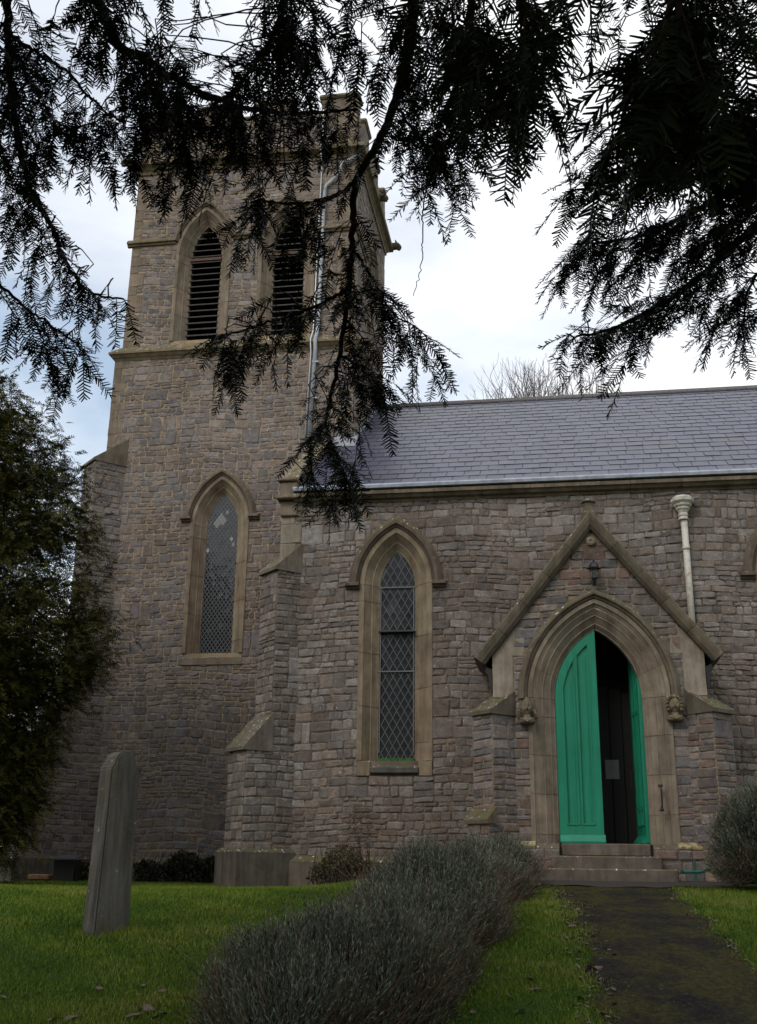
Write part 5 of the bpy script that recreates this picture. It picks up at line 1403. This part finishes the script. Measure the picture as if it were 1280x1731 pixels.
def lav_mesh(p, nr, low, parent, core_fun):
    n = len(p)
    d = unit(nr*.55+np.array([0, 0, .75])+nrg.normal(0, .22, (n, 3))); L = nrg.uniform(.08, .27, n)**1.0; q = p-nr*nrg.uniform(0, .12, (n, 1))
    br = nrg.random(n) < np.where(low > .62, .55, np.where(low > .3, .17, .09))
    L = np.where(br & (nrg.random(n) < .12), L*1.9, L)
    nb_ = int(br.sum()); db = unit(d[br]+nrg.normal(0, .35, (nb_, 3)))
    V2 = quads(q[br], db, L[br]*1.3, np.full(nb_, .0026), False)
    o = np_obj('dead_stems', V2, np.arange(4*nb_).reshape(-1, 4), LAVB, parent, nrg.random(nb_)); o['kind'] = 'stuff'
    k = ~br; q, d, L = q[k], d[k], L[k]; m_ = len(q); sh = nrg.uniform(.05, 1, m_); Vs = []; Ts = []
    side = unit(np.cross(d, nrg.normal(0, 1, (m_, 3))))
    for j in range(4):
        t = .35+.65*j/3; ld = unit(d+side*(.8 if j % 2 else -.8)*(1-t*.6)+nrg.normal(0, .25, (m_, 3)))
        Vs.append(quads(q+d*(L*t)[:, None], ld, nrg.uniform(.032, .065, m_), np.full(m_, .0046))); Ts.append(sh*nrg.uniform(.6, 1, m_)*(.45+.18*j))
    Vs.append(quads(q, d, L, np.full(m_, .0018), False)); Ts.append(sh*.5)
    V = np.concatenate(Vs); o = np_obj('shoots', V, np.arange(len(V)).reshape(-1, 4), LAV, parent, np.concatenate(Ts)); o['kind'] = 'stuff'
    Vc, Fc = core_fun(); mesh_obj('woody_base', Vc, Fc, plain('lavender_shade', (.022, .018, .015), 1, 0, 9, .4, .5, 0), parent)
LH = empty('lavender_hedge', (-1.4, 12.8, float(zg(-1.4, 12.8)))); tag(LH, 'long mounded grey lavender hedge along the path edge', 'hedge')
def hcore():
    V = []; F = []; a, b = 90, 17
    for i in range(a):
        P, nr = hedge_pt(np.full(b, HT0+(HT1-HT0)*i/(a-1)), np.linspace(-1, 1, b)); V += list(P-nr*.09)
    for i in range(a-1):
        for j in range(b-1): F.append((i*b+j, i*b+j+1, (i+1)*b+j+1, (i+1)*b+j))
    F.append(tuple(range(b))); F.append(tuple(range((a-1)*b, a*b))[::-1])
    return V, F
nl_ = 40000; t_ = HT0+(HT1-HT0)*nrg.random(nl_); lat_ = nrg.uniform(-1, 1, nl_); p_, n_ = hedge_pt(t_, lat_)
n_[t_ > .95] += np.array([0, .6, 0])
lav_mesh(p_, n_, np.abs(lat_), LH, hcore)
rb = at(1292, 1505, 15.9); rbz = float(zg(rb.x, 15.9))
LB = empty('lavender_bush', (rb.x, 15.9, rbz)); tag(LB, 'rounded grey lavender bush right of the path by the porch', 'bush')
def bshape(az_, el_):
    d = np.stack([np.cos(az_)*np.cos(el_), np.sin(az_)*np.cos(el_), np.sin(el_)], -1)
    r = 1+.16*np.sin(az_*5+el_*4)*np.sin(el_*5+1)+.11*np.sin(az_*9+1)*np.cos(el_*7)+.07*np.sin(el_*11+az_*3)
    return np.array([rb.x, 15.9, rbz+.28])+d*r[..., None]*np.array([.54, .56, .84]), d
def bcore():
    F = []; a, b = 24, 12
    ii, jj = np.meshgrid(np.arange(a), np.arange(b), indexing='ij'); P, d = bshape(2*math.pi*ii.ravel()/a, -.28+jj.ravel()/(b-1)*(math.pi/2+.28)); V = list(P-d*.12)
    for i in range(a):
        for j in range(b-1): F.append((i*b+j, ((i+1) % a)*b+j, ((i+1) % a)*b+j+1, i*b+j+1))
    return V, F
az_ = nrg.uniform(0, 2*math.pi, 8500); el_ = np.arcsin(nrg.uniform(-.28, 1, 8500)); p_, d_ = bshape(az_, el_)
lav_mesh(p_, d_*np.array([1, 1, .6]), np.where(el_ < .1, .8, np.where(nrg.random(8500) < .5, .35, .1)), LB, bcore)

# ------------------------------------------------------------------ low shrubs at the tower foot, weeds at the nave foot
def leaf_mass(name, label, cat, x0, x1, y0, y1, h, n, size, mt, stems=True, taper=1.0, group=None):
    zb_ = float(zg((x0+x1)/2, (y0+y1)/2)); E_ = empty(name, ((x0+x1)/2, (y0+y1)/2, zb_)); tag(E_, label, cat, group)
    V = []; F = []; T = []
    for _ in range(n):
        x = nrg.uniform(x0, x1); y = nrg.uniform(y0, y1); edge = min(x-x0, x1-x)/(x1-x0)*2
        hh = h*(.72+.28*math.sin(x*6+1)*math.sin(x*2.3))*(1-taper+taper*min(1, edge*2.2)**.5); z = zb_+hh*nrg.random()**.6
        d = nrg.normal(0, 1, 3); d /= np.linalg.norm(d); s = np.cross(d, nrg.normal(0, 1, 3)); s /= np.linalg.norm(s); L = size*nrg.uniform(.6, 1.3); k = len(V); b = np.array([x, y, z])
        V += [b, b+d*L*.5+s*L*.22, b+d*L, b+d*L*.5-s*L*.22]; F.append((k, k+1, k+2, k+3)); T.append(nrg.random())
    o = np_obj('leaves', V, F, mt, E_, T); o['kind'] = 'stuff'
    ms_ = MB()
    for _ in range(int((x1-x0)*22)+4):
        x = rng.uniform(x0, x1); y = rng.uniform(y0, y1); ms_.tube([(x, y, zb_-.05), (x+rng.uniform(-.08, .08), y+rng.uniform(-.05, .05), zb_+h*.5), (x+rng.uniform(-.15, .15), y, zb_+h*rng.uniform(.7, 1.0))], [.009, .007, .003], 4, caps=False)
    o = ms_.build('stems', YBARK, E_); o['kind'] = 'stuff'
a = at(232, 1490, 21.4).x; b = at(392, 1490, 21.4).x
leaf_mass('low_shrub', 'dark low evergreen shrub along the tower foot behind the gravestone', 'shrub', a, b, 21.1, 21.75, .62, 9000, .07, SHRUB, taper=.3)
a = at(125, 1490, 21.3).x; b = at(165, 1490, 21.3).x
leaf_mass('low_shrub', 'small dark shrub between the floodlight and the gravestone', 'shrub', a, b, 21.2, 21.6, .6, 2200, .07, SHRUB, taper=.5)
a = at(525, 1480, 18.6).x; b = at(660, 1480, 18.6).x
leaf_mass('wall_weeds', 'reddish brown weeds at the nave foot behind the lavender', 'weeds', a, b, 18.35, 18.8, .62, 2600, .055, WEED, taper=.9)
leaf_mass('sky_screen_hedge', 'tall dark hedge added beyond the yew to close off bright sky', 'hedge', -19.5, -11.2, 25.0, 26.5, 4.2, 9000, .30, SHRUB, taper=.2)  # added hedge, blocks the bright sky showing under the yew
# thin climber on the nave wall
cb = at(598, 1440, 18.95); CL = empty('wall_climber', (cb.x, 18.93, float(zg(cb.x, 18.93)))); tag(CL, 'thin straggling climber on the nave wall under the lancet', 'climber')
m = MB(); V = []; F = []; T = []
for k_ in range(5):
    x = cb.x+rng.uniform(-.25, .35); z = float(zg(x, 18.9))-.02; P = [(x, 18.84, z)]
    for i in range(8):
        x += rng.uniform(-.05, .05); z += rng.uniform(.10, .20); P.append((x, 18.88 if z < 1.8 else 18.955, z))
        for _ in range(5):
            b_ = np.array([x, P[-1][1]-.01, z])+nrg.normal(0, .02, 3); d = nrg.normal(0, 1, 3); d /= np.linalg.norm(d); s = np.cross(d, [0, 1, 0]); k = len(V)
            V += [b_, b_+d*.02+s*.01, b_+d*.04, b_+d*.02-s*.01]; F.append((k, k+1, k+2, k+3)); T.append(nrg.random())
    m.tube(P, [.006-.0005*i for i in range(len(P))], 4, caps=False)
o = m.build('vines', YBARK, CL); o['kind'] = 'stuff'
o = np_obj('leaves', V, F, WEED, CL, T); o['kind'] = 'stuff'

# ------------------------------------------------------------------ grass
def pathside(x, y):
    ax = np.interp(y, [q.y for q in A_], [q.x for q in A_]); bx = np.interp(y, [q.y for q in B_], [q.x for q in B_])
    return ax, bx
Ngr = 480000
x = nrg.uniform(-9.5, 5, Ngr); y = 8.2+12.8*nrg.random(Ngr)**1.5
d0 = np.stack([x, y, zg(x, y)-EYE.z], 1); zc = d0@np.array(FWD); sx_ = CX+FPX*(d0@np.array(RIGHT))/zc; sy_ = CY-FPX*(d0@np.array(UP))/zc
ax, bx = pathside(x, y); nz_ = nrg.normal(0, .10, Ngr)*(1+np.sin(y*3.3)*.5)
ok = (sx_ > -30) & (sx_ < 1310) & (sy_ < 1760) & ((x < ax+nz_) | (x > bx+nz_))
ok &= ~((y > 18.75) & (x > -5.6)) & ~((y > 21.2)) & ~((y > 16.1) & (x > -.7))
tt = (y-9)/7.7; hx = -1.92+1.16*tt; hw = (.82-.25*tt)*.8
ok &= ~((tt > HT0+.05) & (tt < 1) & (np.abs(x-hx) < hw))
x, y = x[ok], y[ok]; n = len(x); z = zg(x, y)
clump = .5+.5*np.sin(x*3.1+np.sin(y*2.3)*2)*np.sin(y*2.7+1)
patch = np.clip(.5+.5*np.sin(x*1.1+2*np.sin(y*.8+.5))*np.sin(y*1.3+x*.4)+.3*np.sin(x*5.3+y*2)*np.sin(y*4.1), 0, 1)
neargrave = np.hypot(x-GS.location.x, y-GS.location.y) < .42
h = nrg.uniform(.018, .045, n)*(.7+.7*clump)*np.where(neargrave, 2.2, 1.0); an = nrg.uniform(0, 2*math.pi, n); wd = nrg.uniform(.003, .006, n)
lean = nrg.uniform(.1, .9, n)*h; la = nrg.uniform(0, 2*math.pi, n)
b1 = np.stack([x-np.cos(an)*wd, y-np.sin(an)*wd, z-.005], 1); b2 = np.stack([x+np.cos(an)*wd, y+np.sin(an)*wd, z-.005], 1)
tp_ = np.stack([x+np.cos(la)*lean, y+np.sin(la)*lean, z+h], 1)
V = np.stack([b1, b2, tp_], 1).reshape(-1, 3); F = np.arange(3*n).reshape(-1, 3)
o = np_obj('grass', V, F, GRASSM, None, np.clip(nrg.random(n)*.55+.28*clump+.30*patch, 0, 1)); o['kind'] = 'stuff'; o['label'] = 'short green churchyard grass'; o['category'] = 'grass'
print('grass', n)

# ------------------------------------------------------------------ dead leaves
def leaf_mesh():
    V = []; F = []
    c1, c2_ = rng.uniform(.2, .6), rng.uniform(-.3, .5)
    for i in range(6):
        t = i/5; wv = .5*math.sin(math.pi*min(.97, t*.92+.05))**.8*.62
        for j in (-1, -.5, 0, .5, 1): V.append((t-.5, j*wv+.05*math.sin(t*8), c1*(j*wv)**2*2+c2_*(t-.5)**2+.04*math.sin(j*5+t*7)+.06))
    for i in range(5):
        for j in range(4): F.append((i*5+j, i*5+j+1, (i+1)*5+j+1, (i+1)*5+j))
    me = bpy.data.meshes.new('dead_leaf'); me.from_pydata(V, [], F); me.materials.append(LEAFM); return me
lms = [leaf_mesh() for _ in range(6)]
spots = [(968, 1570, .2), (965, 1572, .13), (1008, 1640, .24), (1000, 1636, .16), (898, 1660, .19), (905, 1678, .16), (930, 1612, .13), (880, 1715, .15), (1015, 1640, .13), (985, 1600, .12), (955, 1545, .10), (1020, 1718, .12),
         (168, 1676, .15), (240, 1670, .16), (275, 1680, .15), (42, 1688, .13), (250, 1710, .24), (275, 1718, .2), (225, 1722, .2), (120, 1725, .22), (90, 1728, .17), (5, 1690, .13), (175, 1710, .1), (262, 1722, .16), (310, 1690, .13),
         (760, 1700, .15), (800, 1715, .12), (845, 1640, .12), (830, 1600, .09), (900, 1580, .09), (1210, 1560, .1), (1225, 1585, .1), (990, 1690, .1), (860, 1690, .14), (60, 1640, .08), (340, 1650, .1)]
for px_, py_, sz in spots:
    q = G(px_, py_); o = bpy.data.objects.new('dead_leaf', rng.choice(lms)); COL.objects.link(o)
    o.location = (q.x, q.y, float(zg(q.x, q.y))+.015); o.scale = (sz*.62,)*3; o.rotation_euler = (rng.uniform(-.3, .3), rng.uniform(-.3, .3), rng.uniform(0, 6.3))
    zone = 0 if px_ < 420 else 2 if px_ > 1150 else 1
    tag(o, ('curled brown dead leaf on the lawn before the gravestone', 'curled brown dead leaf on the strip between lavender hedge and path', 'small brown dead leaf on the verge by the lavender bush')[zone], 'leaf',
        ('fallen leaves on the lawn', 'fallen leaves beside the path', 'fallen leaves on the right verge')[zone])

# crumbled litter along the path edges
nlit = 900; V = []; F = []
for _ in range(nlit):
    i = rng.randrange(30, NP-4); side_ = A_ if rng.random() < .72 else B_; q = side_[i].lerp(side_[i+1], rng.random()); x_ = q.x+rng.gauss(0, .10); y_ = q.y; L = rng.uniform(.012, .045)
    zz_ = float(zg(x_, y_))+.018; a_ = rng.uniform(0, 6.3); d = np.array([math.cos(a_), math.sin(a_), rng.uniform(-.3, .5)])*L; e_ = np.array([-math.sin(a_), math.cos(a_), rng.uniform(-.3, .3)])*L*rng.uniform(.25, .6); b_ = np.array([x_, y_, zz_]); k = len(V)
    V += [b_-d, b_+e_, b_+d, b_-e_]; F.append((k, k+1, k+2, k+3))
o = np_obj('leaf_litter', V, F, LEAFM); o['kind'] = 'stuff'; o['label'] = 'crumbled brown leaf litter along the path edges'; o['category'] = 'litter'
